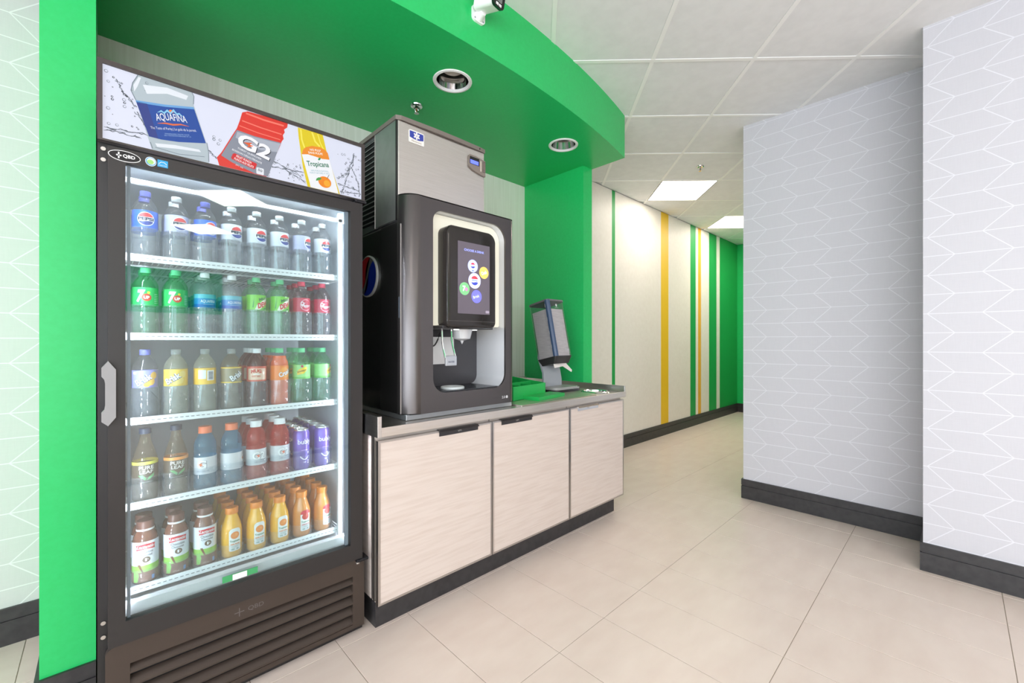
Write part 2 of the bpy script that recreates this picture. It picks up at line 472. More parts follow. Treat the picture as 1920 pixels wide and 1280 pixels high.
baseboard('baseboard_alcove', 2.754, 2.887, 2.048, 2.06, 1, [(2, 1)], 'dark baseboard at the foot of the right green side wall')

# ------------------------------------------------------------------ ceiling fixtures
LAMP = glow('warm_white_panel', (255, 245, 232), 11.5)
LAMP_S = LAMP
def panel_light(poly, label, group):
    c = [sum(p[0] for p in poly)/4, sum(p[1] for p in poly)/4]
    t = thing('ceiling_light_panel', (c[0], c[1], CEIL), label, 'light', group)
    q = lambda k: [(c[0]+(p[0]-c[0])*k, c[1]+(p[1]-c[1])*k) for p in poly]
    fr = MB(); o, i_ = q(0.985), q(0.94)
    for k in range(4):
        a, b, c2, d = o[k], o[(k+1) % 4], i_[(k+1) % 4], i_[k]
        fr.prism([a, b, c2, d], lambda s, u, z: (s, u, z), CEIL-0.003, CEIL+0.012)
    fr.build('frame', CBAR, t)
    MB().prism(q(0.94), lambda s, u, z: (s, u, z), CEIL-0.0005, CEIL+0.008).build('diffuser', LAMP, t)
    return t
cellc = lambda i, j: [tuple(lat(i, j)), tuple(lat(i+1, j)), tuple(lat(i+1, j+1)), tuple(lat(i, j+1))]
panel_light(cellc(3, -1), 'square lit ceiling panel over the striped corridor, the nearer one', 'lit ceiling panels')
panel_light(cellc(5, -3), 'square lit ceiling panel further down the corridor, partly hidden by the wall', 'lit ceiling panels')
pk = [('left', 'front'), ('middle', 'front'), ('right', 'front'), ('left', 'back'), ('middle', 'back'), ('right', 'back')]
BL = [(-2.6, -2.5), (-0.75, -2.5), (1.115, -2.5), (-2.6, -4.46), (-0.75, -4.46), (1.115, -4.46), (-2.6, -0.54), (-0.75, -0.54)]
for k, (x, y) in enumerate(BL):
    r = 0.43; pol = [(x+r, y), (x, y+r), (x-r, y), (x, y-r)]
    panel_light(pol, 'square lit ceiling panel of the shop behind the camera, lit warm white', 'lit panels behind the camera')
for x, y, lb in ((6.6, 1.55, 'added square lit ceiling panel in the corridor, unseen behind the right wall block'), (7.5, 1.75, 'added square lit ceiling panel, unseen, near the green corridor end')):  # unseen panels added to brighten the corridor
    r = 0.42; panel_light([(x+r, y), (x, y+r), (x-r, y), (x, y-r)], lb, 'lit ceiling panels')
# air vent
vp = cell_poly(*VENT, 0.01)
vc = lat(VENT[0]+0.5, VENT[1]+0.5)
vt = thing('ceiling_vent', (vc.x, vc.y, CEIL), 'square grey air vent in the corridor ceiling beside the lit panel', 'vent')
MB().prism(vp, lambda a, b, d: (a, b, d), CEIL+0.004, CEIL+0.012).build('plate', GREYP, vt)
for k in (0.12, 0.24, 0.36):
    P = cell_poly(*VENT, k); Q = cell_poly(*VENT, k+0.05); fb = MB()
    for e in range(4): fb.prism([P[e], P[(e+1) % 4], Q[(e+1) % 4], Q[e]], lambda a, b, d: (a, b, d), CEIL-0.012, CEIL+0.004)
    fb.build('vane', GREYP, vt)
# recessed downlights
for (cx, cyy), lb in zip(DL, ('round recessed downlight in the green soffit above the drink dispenser', 'round recessed downlight in the green soffit near its right end')):
    t = thing('recessed_downlight', (cx, cyy, SOF), lb, 'light', 'downlights in the soffit')
    MB().lathe([(0.086, 0.012), (0.086, -0.002), (0.092, -0.006), (0.103, -0.004), (0.105, 0.0), (0.1, 0.001)], 32, (cx, cyy, SOF)).build('trim_ring', WHITE, t, True)
    MB().lathe([(0.087, 0.0), (0.080, 0.05), (0.062, 0.12), (0.058, 0.13)], 32, (cx, cyy, SOF)).build('reflector', CHROME, t, True)
    MB().lathe([(0.0, 0.058), (0.032, 0.058), (0.035, 0.061), (0.056, 0.063), (0.060, 0.080), (0.040, 0.12), (0.0, 0.125)], 28, (cx, cyy, SOF)).build('bulb', mat('frosted_bulb', (214, 206, 196), 0.35), t, True)
# sprinklers
BRASS = mat('red_bulb', (150, 30, 20), 0.2)
def sprinkler(x, y, z, lb):
    t = thing('fire_sprinkler', (x, y, z), lb, 'sprinkler', 'ceiling sprinklers')
    MB().lathe([(0, -0.001), (0.012, -0.004), (0.026, -0.009), (0.034, -0.006), (0.036, 0.0), (0, 0.001)], 22, (x, y, z)).build('escutcheon', CHROME, t, True)
    f = MB().lathe([(0, -0.018), (0.009, -0.018), (0.009, 0), (0, 0)], 12, (x, y, z))
    for s in (-1, 1): f.tube([(x+s*0.008, y, z-0.016), (x+s*0.013, y, z-0.027), (x+s*0.004, y, z-0.042), (x, y, z-0.044)], 0.0025, 6)
    f.build('yoke', CHROME, t, True)
    MB().lathe([(0, -0.041), (0.0025, -0.039), (0.0025, -0.02), (0, -0.018)], 8, (x, y, z)).build('glass_bulb', BRASS, t, True)
    d = MB().lathe([(0, -0.045), (0.014, -0.045), (0.014, -0.0465), (0, -0.0465)], 16, (x, y, z)); d.build('deflector', CHROME, t)
sprinkler(1.344, 2.222, SOF, 'chrome fire sprinkler hanging from the green soffit above the ice machine')
sprinkler(4.239, 1.749, CEIL, 'chrome fire sprinkler hanging from the white ceiling tiles')
# security camera on the soffit face
sy = fy(1.295)
t = thing('security_camera', (1.295, sy, 2.81), 'white bullet security camera with black face mounted on the curved green soffit', 'camera')
MB().prism(rrect(1.258, 1.332, 2.772, 2.848, 0.02), lambda a, b, d: (a, d, b), sy-0.012, sy+0.004).build('base_plate', WHITE, t, True, 30)
for a, c in ((1.27, 2.784), (1.27, 2.836), (1.32, 2.784), (1.32, 2.836)):
    MB().lathe([(0, 0), (0.004, 0), (0.004, 0.003), (0, 0.003)], 8, M=Matrix.Translation((a, sy-0.0115, c)) @ Matrix.Rotation(PI/2, 4, 'X')).build('screw', GREYP, t)
MB().lathe([(0, 0.0), (0.026, 0.0), (0.022, 0.012), (0.016, 0.02), (0.014, 0.036), (0, 0.038)], 20, M=Matrix.Translation((1.295, sy-0.01, 2.80)) @ Matrix.Rotation(PI/2, 4, 'X')).build('swivel', WHITE, t, True)
Mc = Matrix.Translation((1.293, sy-0.085, 2.826)) @ Matrix.Rotation(math.radians(14), 4, 'X') @ Matrix.Rotation(math.radians(10), 4, 'Z')
hb = MB(); hb.prism(rrect(-0.036, 0.036, -0.034, 0.036, 0.016), lambda a, c, d: tuple(Mc @ Vector((a, d, c))), -0.052, 0.06)
hb.build('housing', WHITE, t, True, 35)
fb = MB(); fb.prism(rrect(-0.037, 0.037, -0.036, 0.037, 0.018), lambda a, c, d: tuple(Mc @ Vector((a, d, c))), -0.066, -0.052)
fc = fb.build('face', BLACK_G, t, True, 35)
fb = MB(); fb.prism(rrect(-0.018, 0.018, -0.014, 0.018, 0.004), lambda a, c, d: tuple(Mc @ Vector((a, d, c))), -0.0675, -0.066); fb.build('lens_window', mat('grey_lens_window', (120, 124, 120), 0.2), fc)
for a, c in ((-0.012, -0.024), (0.009, -0.024), (-0.012, 0.027), (0.009, 0.027)):
    MB().box(a-0.008, a+0.008, -0.0675, -0.066, c-0.005, c+0.005, 0.0, Mc).build('lamp', WHITE, fc)
vb = MB(); vb.prism(rrect(-0.04, 0.04, 0.028, 0.04, 0.005), lambda a, c, d: tuple(Mc @ Vector((a, d, c))), -0.074, 0.05); vb.build('visor', WHITE, t, True, 35)
MB().tube([(1.285, sy-0.01, 2.835), (1.272, sy-0.03, 2.86), (1.28, sy-0.05, 2.90)], 0.004, 8).build('cable', WHITE, t, True)

# ------------------------------------------------------------------ counter: cabinets, plinth, steel worktop
DY = 1.70
struct('trim_plinth', MB().box(0.858, 2.726, 1.757, 2.5, 0.0, 0.128), BASEB, 'dark recessed plinth under the counter cabinets')
cabs = [(0.842, 1.481, (1.150, 1.385), BLACK_S, 'left pale wood counter cabinet with dark pull, next to the cooler'),
        (1.485, 2.133, (1.549, 1.785), BLACK_S, 'middle pale wood counter cabinet with dark pull'),
        (2.137, 2.765, (2.215, 2.44), CHROME, 'right pale wood counter cabinet with shiny steel pull, at the counter end')]
for x0, x1, (h0, h1), hm, lb in cabs:
    t = thing('counter_cabinet', ((x0+x1)/2, DY, 0.128), lb, 'cabinet', 'counter cabinets')
    MB().box(x0+0.003, x1-0.002, 1.726, 2.45, 0.1285, 0.842).build('body', WOOD, t)
    d = MB().box(x0+0.010, x1-0.008, DY+0.001, DY+0.02, 0.132, 0.818).build('door', WOOD, t)
    e = MB()
    for bx in ((x0, x0+0.010, 0.124, 0.826), (x1-0.008, x1, 0.124, 0.826), (x0+0.010, x1-0.008, 0.124, 0.132), (x0+0.010, x1-0.008, 0.818, 0.826)):
        e.box(bx[0], bx[1], DY-0.001, DY+0.022, bx[2], bx[3])
    e.build('metal_edging', ALU, d)
    h = MB().prism([(DY-0.004, 0.800), (DY-0.0015, 0.799), (DY-0.0015, 0.827), (DY+0.02, 0.827), (DY+0.02, 0.829), (DY-0.004, 0.829), (DY-0.013, 0.820), (DY-0.012, 0.818), (DY-0.004, 0.826)], lambda a, b2, dd: (dd, a, b2), h0, h1)
    ho = h.build('pull', hm, d)
    mx = (h0+h1)/2
    decal('maker_mark', [tx('VP1', mx, 0.812, 0.022, 0.009)], mat('light_print', (190, 186, 180), 0.4), front_plane(DY-0.004), 0, ho)
    if x0 < 1.0:
        s = MB()
        s.box(x0-0.003, x0+0.003, 1.728, 1.742, 0.135, 0.843).box(x0-0.002, x0+0.003, 1.75, 1.758, 0.135, 0.843); s.build('side_rail', ALU, t)
wt = thing('steel_worktop', (1.8, 2.19, 0.845), 'brushed stainless steel worktop with raised edges on top of the cabinets', 'worktop')
MB().box(0.832, 2.770, 1.686, 2.702, 0.845, 0.880).build('sheet', STEEL_H, wt)
MB().box(0.832, 2.770, 1.680, 1.6862, 0.845, 0.8855, 0.002).build('front_lip', STEEL_H, wt)
MB().box(0.830, 0.848, 1.6785, 2.702, 0.8445, 0.934, 0.0012).build('end_upstand', STEEL, wt)
MB().box(2.757, 2.773, 1.6865, 2.702, 0.8445, 0.925, 0.0012).build('end_upstand', STEEL, wt)
MB().box(0.846, 2.757, 2.690, 2.703, 0.878, 0.934, 0.0012).build('back_upstand', STEEL_H, wt)

# ------------------------------------------------------------------ drink dispenser
X0, X1, YF, ZB, ZT = 1.0, 1.70, 1.745, 0.908, 1.94
t = thing('drink_dispenser', (1.35, 2.1, 0.881), 'large black touchscreen drink dispenser with silver recess standing on the counter', 'dispenser')
MB().box(1.012, 1.69, 1.765, 2.48, 0.8805, 0.909, 0.004).build('base_plate', mat('grey_steel_foot', (176, 180, 184), 0.35, 0.8), t)
MB().box(1.004, 1.696, 1.996, 2.50, 0.909, 1.812, 0.004).build('body', BLACK, t)
for a_, b_ in ((1.004, 1.012), (1.688, 1.696)): MB().box(a_, b_, 1.80, 1.996, 0.909, 1.812).build('side_panel', BLACK, t)
MB().box(1.012, 1.688, 1.80, 1.996, 0.909, 0.990).build('tray_housing', BLACK, t)
MB().box(1.012, 1.69, 1.84, 2.49, 1.812, 1.822).build('top_plate', mat('dark_grey_lid', (70, 68, 68), 0.35), t)
# front shell
def corner(cx, cyy, r, a0, a1, n=10): return [(cx+r*math.cos(a0+(a1-a0)*i/n), cyy+r*math.sin(a0+(a1-a0)*i/n)) for i in range(n+1)]
rl, rr = 0.078, 0.045
left = [(X0, 1.826)]+corner(X0+rl, YF+rl, rl, PI, 1.5*PI)
right = corner(X1-rr, YF+rr, rr, 1.5*PI, 2*PI)+[(X1, 1.826)]
fr = MB()
for path in (left, right):
    k = len(path)
    for (za, ia, zb, ib) in ((ZB, 0.0, ZB, 0.0),): pass
    zs = ((ZB, 0.006), (ZB+0.004, 0.0), (ZT-0.008, 0.0), (ZT-0.003, 0.003), (ZT, 0.009))
    cx0 = 1.35; cy0 = 1.826
    vs = []
    for z, ins in zs:
        for a, b in path:
            d = Vector((cx0-a, cy0-b)); d = d.normalized()*ins if d.length > 0 else d
            vs.append((a+d.x, b+d.y, z))
    fs = [(q*k+i, q*k+i+1, (q+1)*k+i+1, (q+1)*k+i) for q in range(len(zs)-1) for i in range(k-1)]
    fr.add(vs, fs)
hole = rrect(1.146, 1.622, 0.998, 1.888, 0.075, 10, (0.075, 0.075, 0.085, 0.055))
fr.holed([(X0+rl, ZB), (X1-rr, ZB), (X1-rr, ZT-0.006), (X0+rl, ZT-0.006)], [hole], lambda a, b, d: (a, d, b), YF)
nh = len(hole)
fr.add([(a, YF, b) for a, b in hole]+[(a, YF+0.012, b) for a, b in hole], [(i, (i+1) % nh, (i+1) % nh+nh, i+nh) for i in range(nh)])
topo = left+right
fr.add([(a, b, ZT) for a, b in topo], [tuple(range(len(topo)))])
fr.add([(a, b, ZB) for a, b in topo], [tuple(range(len(topo)))])
fr.add([(X0+rl, YF, ZT-0.006), (X1-rr, YF, ZT-0.006), (X1-rr, YF+0.006, ZT), (X0+rl, YF+0.006, ZT)], [(0, 1, 2, 3)])
fr.build('front_shell', mat('gunmetal_paint', (98, 94, 94), 0.3, 0.85), t, True, 35)
MB().box(X0-0.0015, X0+0.004, 1.794, 1.799, 0.912, 1.80).build('seam_strip', ALU, t)
MB().prism(rrect(1.800, 1.812, 1.36, 1.46, 0.005), lambda a, b, d: (d, a, b), X0-0.001, X0+0.004).build('latch_slot', mat('grey_slot', (120, 128, 140), 0.3, 0.6), t)
# silver recess
rec = MB()
i2 = rrect(1.158, 1.610, 1.004, 1.878, 0.07, 10, (0.05, 0.05, 0.075, 0.045))
rec.add([(a, YF+0.012, b) for a, b in hole]+[(a, 1.99, b) for a, b in i2], [(i, (i+1) % nh, (i+1) % nh+nh, i+nh) for i in range(nh)])
rc = rec.build('recess', SILVER, t, True, 50)
MB().prism(rrect(1.15, 1.618, 1.330, 1.883, 0.05, 8, (0.012, 0.012, 0.08, 0.05)), lambda a, b, d: (a, d, b), 1.795, 1.985).build('halo_plate', mat('lit_halo_ring', (238, 234, 216), 0.3, 0.1, emit=0.22), t, True, 40)
MB().box(1.15, 1.62, 1.986, 1.992, 1.0, 1.40).build('back_plate', mat('charcoal_splash_back', (62, 60, 64), 0.4), t)
MB().box(1.15, 1.44, 1.980, 1.986, 1.125, 1.275).build('white_notice', WHITE, t)
MB().box(1.15, 1.62, 1.757, 1.986, 0.994, 1.0045).build('drip_tray', mat('dark_drip_tray', (40, 42, 46), 0.25), t)
dt = MB().lathe([(0.016, 0.0), (0.062, 0.0), (0.062, 0.008), (0.058, 0.011), (0.02, 0.009), (0.016, 0.006), (0.016, 0.0)], 28, (1.325, 1.835, 1.0046)); dt.build('cup_rest', mat('pale_cup_rest', (214, 220, 220), 0.4), t, True)
# pod with touchscreen
pod = MB()
po = rrect(1.208, 1.527, 1.318, 1.826, 0.05, 8, (0.03, 0.03, 0.05, 0.04))
def inset(P, k, c=(1.3675, 1.572)): return [(a+(c[0]-a)*k/0.16 if False else a-math.copysign(min(k, abs(a-c[0])), a-c[0]), b-math.copysign(min(k, abs(b-c[1])), b-c[1])) for a, b in P]
rings = [(1.80, 0.0), (1.728, 0.0), (1.720, 0.004), (1.716, 0.012)]
k = len(po); vs = []
for y, ins in rings: vs += [(a, y, b) for a, b in inset(po, ins)]
fs = [(q*k+i, q*k+(i+1) % k, (q+1)*k+(i+1) % k, (q+1)*k+i) for q in range(len(rings)-1) for i in range(k)]
fs += [tuple(range(3*k, 4*k)), tuple(range(k))]
pd = pod.add(vs, fs).build('touchscreen_pod', mat('brown_black_gloss', (40, 36, 34), 0.14), t, True, 35)
MB().box(1.216, 1.519, 1.7145, 1.7158, 1.352, 1.3535).build('bezel_line', mat('bezel_line_grey', (92, 86, 84), 0.4), pd)
SCR = mat('lit_screen_dim', (96, 88, 98), 0.15, emit=0.28)
sco = MB().box(1.2706, 1.478, 1.7135, 1.716, 1.3905, 1.7515).build('screen', SCR, pd)
fp = front_plane(1.7135)
def scr(n, sh, rgb, lay, e=0.75): decal(n, sh, mat('screen_%d_%d_%d' % rgb, rgb, 0.2, emit=e), fp, lay, pd)
scr('screen_lettering', [tx('CHOOSE A DRINK', 1.374, 1.7125, 0.13, 0.012, bold=0.02)], (150, 160, 250), 0)
IC = [(1.3639, 1.6354, 0.0325, (176, 186, 255)), (1.3755, 1.561, 0.0400, (205, 210, 255)), (1.4378, 1.6085, 0.0315, (216, 178, 92)), (1.3111, 1.5153, 0.0325, (110, 172, 118)), (1.3885, 1.4813, 0.0335, (108, 108, 240))]
for cx, cz, r, c in IC: scr('drink_icon', [ell(cx, cz, r, r, 28)], c, 0)
def globe(cx, cz, r, n=16):
    up = [(cx+r*math.cos(a), cz+r*math.sin(a)) for a in [PI*(0.12+0.76*i/n) for i in range(n+1)]]
    dn = [(cx+r*math.cos(a), cz-r*math.sin(a)) for a in [PI*(0.12+0.76*i/n) for i in range(n+1)]]
    for P, s in ((up, 1), (dn, -1)):
        x0, x1 = P[-1][0], P[0][0]
        for i in range(1, 8):
            u = i/8.0; P.append((x0+(x1-x0)*u, (P[0][1] if i == 0 else (up[0][1] if s == 1 else dn[0][1])) + r*0.07*math.sin(2*PI*u)*(-1)))
    return pg(up), pg(dn)
for cx, cz, r in ((1.3639, 1.638, 0.014), (1.3755, 1.562, 0.024)):
    u, d = globe(cx, cz, r)
    scr('icon_emblem', [u], (225, 60, 70), 1); scr('icon_emblem', [d], (60, 70, 170), 1)
scr('icon_lettering', [tx('PEPSI', 1.3755, 1.562, 0.036, 0.009, bold=0.03)], (120, 135, 160), 2)
scr('icon_emblem', [ell(1.3639, 1.612, 0.005, 0.003, 10)], (60, 90, 150), 1)
scr('icon_lettering', [tx('Crush', 1.4378, 1.6085, 0.036, 0.018, 0.35, bold=0.03)], (235, 225, 240), 1)
scr('icon_lettering', [tx('7', 1.3075, 1.516, 0.018, 0.028, bold=0.03)], (240, 240, 255), 1)
scr('icon_emblem', [ell(1.322, 1.513, 0.009, 0.009, 16)], (215, 120, 170), 1)
scr('icon_lettering', [tx('Brisk', 1.386, 1.481, 0.042, 0.015, 0.3, bold=0.02)], (200, 205, 130), 1)
scr('screen_button', [pg(rrect(1.448, 1.475, 1.397, 1.412, 0.006))], (128, 118, 132), 0)
scr('icon_lettering', [tx('...', 1.4615, 1.4045, 0.016, 0.003)], (190, 185, 200), 1)
# pouring head
MB().box(1.20, 1.53, 1.745, 1.965, 1.314, 1.331, 0.004).build('pod_underside', BLACK_S, t)
nz = MB().lathe([(0, -0.062), (0.014, -0.060), (0.045, -0.05), (0.058, 0.0), (0, 0.001)], 24, (1.41, 1.865, 1.315)); nz.build('nozzle', SILVER, t, True)
MB().lathe([(0, -0.080), (0.003, -0.076), (0.009, -0.064), (0.01, -0.056), (0, -0.055)], 12, (1.41, 1.865, 1.315)).build('nozzle_tip', SILVER, t, True)
for lx, ly in ((1.335, 1.815), (1.475, 1.84)): MB().lathe([(0, -0.003), (0.014, -0.003), (0.016, 0), (0, 0.001)], 16, (lx, ly, 1.3135)).build('work_light', glow('small_white_light', (255, 255, 250), 3.0), t)
lv = MB()
lv.tube([(1.275, 1.86, 1.315), (1.276, 1.858, 1.255), (1.276, 1.852, 1.22), (1.286, 1.845, 1.165)], 0.005, 8)
lv.tube([(1.335, 1.86, 1.315), (1.336, 1.858, 1.255), (1.340, 1.852, 1.22), (1.352, 1.845, 1.165)], 0.005, 8)
lo = lv.build('lever_arms', CHROME, t, True)
MB().box(1.284, 1.356, 1.838, 1.850, 1.122, 1.176, 0.004).build('lever_paddle', mat('clear_grey_paddle', (190, 194, 200), 0.15, 0.5), lo)
decal('lettering', [tx('WATER', 1.32, 1.143, 0.04, 0.01)], mat('navy_print', (50, 60, 90), 0.4), front_plane(1.838), 0, lo)
hs = MB().tube([(1.215+0.10*i/12, 1.93, 1.30-0.075*math.sin(PI*i/12)) for i in range(13)], 0.004, 8); hs.build('hose', BLACK_S, t, True)
decal('maker_lettering', [tx('SPIRE', 1.557, 0.9415, 0.062, 0.012)], mat('faint_print', (74, 70, 70), 0.3), front_plane(YF), 0, t)
decal('maker_lettering', [tx('2.0', 1.606, 0.9415, 0.024, 0.014, bold=0.02)], mat('pale_print', (205, 205, 208), 0.3), front_plane(YF), 0, t)
decal('maker_mark', [ell(1.631, 0.9415, 0.008, 0.008, 16)], mat('pale_print', (205, 205, 208), 0.3), front_plane(YF), 0, t)
# round emblem on the side (faces -X)
sp = lambda s, tt, l: (1.004-0.012-0.0006*(l+1), 2.125-s, 1.588+tt)
bd = MB(); bd.lathe([(0, 0.0), (0.106, 0.0), (0.108, 0.004), (0.108, 0.010), (0.104, 0.0125), (0, 0.0125)], 40, M=Matrix.Translation((1.004, 2.125, 1.588)) @ Matrix.Rotation(-PI/2, 4, 'Y'))
bo = bd.build('side_emblem', mat('pearl_rim', (225, 228, 226), 0.2, 0.5), t, True, 30)
R_ = 0.10
th = [math.radians(a) for a in range(0, 361, 6)]
rotE = math.radians(58)
def emb(pts): return rotm(pg(pts), (0, 0), rotE)
upa = [(R_*math.cos(a), R_*math.sin(a)) for a in [math.radians(d) for d in range(12, 169, 6)]]
wv = [(R_*(-0.98+1.96*i/16), R_*(0.2+0.16*math.sin(-2*PI*i/16))) for i in range(1, 16)]
wl = [(R_*(-0.98+1.96*i/16), R_*(-0.2+0.16*math.sin(-2*PI*i/16))) for i in range(1, 16)]
dna = [(R_*math.cos(a), R_*math.sin(a)) for a in [math.radians(d) for d in range(192, 349, 6)]]
decal('emblem_field', [ell(0, 0, R_, R_, 40)], mat('silver_field', (150, 148, 146), 0.2, 0.6), sp, 0, bo)
decal('emblem_red', [emb(upa+wv)], mat('gloss_red', (176, 26, 34), 0.15), sp, 1, bo)
decal('emblem_blue', [emb(dna+wl[::-1])], mat('gloss_blue', (16, 44, 150), 0.15), sp, 1, bo)

# ------------------------------------------------------------------ ice machine
t = thing('ice_machine', (1.27, 2.16, 1.823), 'stainless steel ice machine standing on top of the drink dispenser', 'ice machine')
IX0, IX1, IY0, IY1, IZ0, IZ1 = 1.0, 1.537, 1.828, 2.48, 1.823, 2.300
MB().box(IX0+0.006, IX1-0.003, IY0+0.02, IY1, IZ0, IZ1).build('body', mat('grey_metal_case', (120, 122, 124), 0.4, 0.6), t)
MB().box(IX0+0.006, IX1, IY0, IY0+0.02, IZ0, IZ1, 0.004).build('front_panel', STEEL, t)
MB().box(IX0, IX0+0.008, IY0+0.012, 2.052, IZ0+0.004, IZ1).build('side_panel', speckled('dull_steel', (176, 180, 180), (184, 188, 188), 0.38, 20, metal=0.8), t)
MB().box(IX0-0.001, IX0+0.007, IY0+0.004, IY0+0.0125, IZ0, IZ1+0.004).build('edge_gasket', BLACK, t)
tp = MB(); tp.prism([(IX0-0.004, IY0+0.006), (1.02, IY0-0.006), (1.2, IY0-0.013), (1.35, IY0-0.013), (1.5, IY0-0.008), (IX1+0.004, IY0-0.002), (IX1+0.004, IY1), (IX0-0.004, IY1)], lambda a, b, d: (a, b, d), IZ1, IZ1+0.021); tp.build('lid', mat('taupe_plastic_lid', (122, 112, 106), 0.4), t)
MB().box(1.4955, 1.4985, IY0-0.012, IY0-0.006, IZ1+0.006, IZ1+0.014).build('lid_screw', DARK, t)
vn = MB().box(IX0+0.001, IX0+0.006, 2.052, 2.20, IZ0+0.03, IZ1-0.02).build('vent_opening', DARK, t)
for k in range(17):
    z = IZ0+0.045+k*0.0255
    MB().add([(IX0+0.004, 2.054, z), (IX0-0.004, 2.054, z-0.009), (IX0-0.004, 2.19, z-0.009+0.0), (IX0+0.004, 2.19, z), (IX0+0.004, 2.054, z+0.004), (IX0-0.004, 2.054, z-0.004), (IX0-0.004, 2.19, z-0.004), (IX0+0.004, 2.19, z+0.004)], [(0, 1, 2, 3), (4, 5, 6, 7), (0, 1, 5, 4), (3, 2, 6, 7), (1, 2, 6, 5)]).build('louver', mat('grey_louver', (110, 110, 110), 0.4), t)
MB().box(IX0-0.002, IX0+0.004, 2.052, 2.0535, IZ0, IZ1).build('vent_edge', ALU, t)
# badge
fp = front_plane(IY0)
bdg = MB().prism(rrect(1.0615, 1.1465, 2.212, 2.274, 0.006)[:14]+[(1.1465, 2.268), (1.14, 2.274), (1.067, 2.274), (1.0615, 2.268)], lambda a, b, d: (a, d, b), IY0-0.003, IY0).build('badge', mat('white_enamel_badge', (236, 232, 228), 0.3), t)
fb_ = front_plane(IY0-0.003)
decal('badge_field', [pg([(1.066, 2.2375), (1.085, 2.233), (1.104, 2.2315), (1.123, 2.233), (1.142, 2.2375), (1.142, 2.268), (1.066, 2.268)])], mat('badge_blue', (52, 66, 160), 0.3), fb_, 0, bdg)
fl = []
for k in range(6):
    a = PI/2+k*PI/3; c = (1.104+0.0105*math.cos(a), 2.2505+0.0105*math.sin(a))
    fl.append(rotm(ell(c[0], c[1], 0.0085, 0.0048, 12), c, a))
decal('snowflake', fl, mat('badge_white', (236, 230, 232), 0.3), fb_, 1, bdg)
decal('maker_lettering', [tx('Manitowoc', 1.104, 2.2225, 0.056, 0.009, shear=0.3)], mat('badge_grey', (150, 130, 110), 0.4), fb_, 0, bdg)
# display
dp = MB().prism([(1.4216, 2.196), (1.4216, 2.252), (1.430, 2.262), (1.47, 2.262), (1.5385, 2.252), (1.5385, 2.166), (1.50, 2.170), (1.45, 2.181)], lambda a, b, d: (a, d, b), IY0-0.008, IY0).build('control_panel', mat('taupe_control', (132, 120, 112), 0.35), t)
MB().box(1.4285, 1.494, IY0-0.0095, IY0-0.007, 2.212, 2.252, 0.001).build('display_bezel', BLACK_G, dp)
MB().box(1.431, 1.487, IY0-0.0105, IY0-0.0085, 2.214, 2.234).build('display', mat('blue_display', (96, 110, 250), 0.2, emit=0.9), dp)
MB().box(1.500, 1.509, IY0-0.012, IY0-0.007, 2.186, 2.244, 0.0015).build('handle_grip', mat('pale_taupe', (190, 178, 166), 0.35), dp)
for k in range(8): MB().box(1.518, 1.538, IY0-0.010, IY0-0.007, 2.188+k*0.008, 2.191+k*0.008).build('grip_rib', mat('taupe_rib', (104, 94, 88), 0.4), dp)

# ------------------------------------------------------------------ things on the worktop
ZC = 0.8802
t = thing('cover_plate', (2.13, 1.9, ZC), 'flat steel cover plate with rounded corner lying on the worktop under the green caddy', 'plate')
MB().prism(rrect(1.705, 2.47, 1.70, 2.14, 0.05, 6, (0.004, 0.06, 0.06, 0.004)), lambda a, b, d: (a, b, d), ZC, ZC+0.009).build('plate', speckled('warm_steel', (214, 202, 192), (222, 212, 203), 0.36, 30, (0.3, 14, 14), metal=0.9), t)
wr_t = thing('waste_opening', (2.585, 1.82, ZC), 'round chrome ring with a steel lid set in the worktop at its right end', 'ring')
(MB().lathe([(0.082, 0.0), (0.104, 0.0), (0.106, 0.004), (0.1, 0.010), (0.09, 0.012), (0.083, 0.008), (0.082, 0.0)], 40, (2.585, 1.82, ZC)).build('ring', CHROME, wr_t, True))
MB().lathe([(0, 0.0006), (0.08, 0.0006), (0.081, 0.0), (0, 0.0)], 32, (2.585, 1.82, ZC)).build('lid', STEEL_H, wr_t)
# green caddy
CG = mat('green_plastic', (34, 178, 84), 0.38)
ca = thing('condiment_caddy', (1.98, 1.93, ZC+0.0092), 'bright green compartment caddy with a step in front, beside the dispenser', 'caddy')
A = math.radians(9); Mc = Matrix.Translation((2.135, 1.905, ZC+0.0092)) @ Matrix.Rotation(A, 4, 'Z')   # front right corner of the tall box
cw, cd, ch, wt_ = 0.36, 0.30, 0.086, 0.004
MB().box(-cw, 0, 0, cd, 0, wt_, 0, Mc).build('floor', CG, ca)
MB().box(-cw, 0, 0, wt_, 0, ch, 0, Mc).build('front_wall', CG, ca)
MB().box(-cw, 0, cd-wt_, cd, 0, ch+0.03, 0, Mc).build('rear_wall', CG, ca)
MB().prism([(0, 0), (cd, 0), (cd, ch+0.03), (cd*0.5, ch+0.015), (0, ch)], lambda a, b, d: tuple(Mc @ Vector((d, a, b))), -wt_, 0).build('side_wall', CG, ca)
MB().prism([(0, 0), (cd, 0), (cd, ch+0.03), (cd*0.5, ch+0.015), (0, ch)], lambda a, b, d: tuple(Mc @ Vector((d, a, b))), -cw, -cw+wt_).build('side_wall', CG, ca)
MB().box(-cw+wt_, -wt_, 0.115, 0.119, wt_, ch+0.008, 0, Mc).build('divider', CG, ca)
for x in (-0.12, -0.24): MB().box(x-0.002, x+0.002, wt_, cd-wt_, wt_, ch-0.004, 0, Mc).build('divider', CG, ca)
st = MB().box(-0.25, 0.055, -0.115, 0.0, 0.018, 0.022, 0, Mc).box(-0.25, 0.055, -0.115, -0.111, 0, 0.018, 0, Mc).box(0.051, 0.055, -0.111, 0.0, 0, 0.018, 0, Mc).box(-0.25, -0.246, -0.111, 0.0, 0, 0.018, 0, Mc)
st.build('front_step', CG, ca)
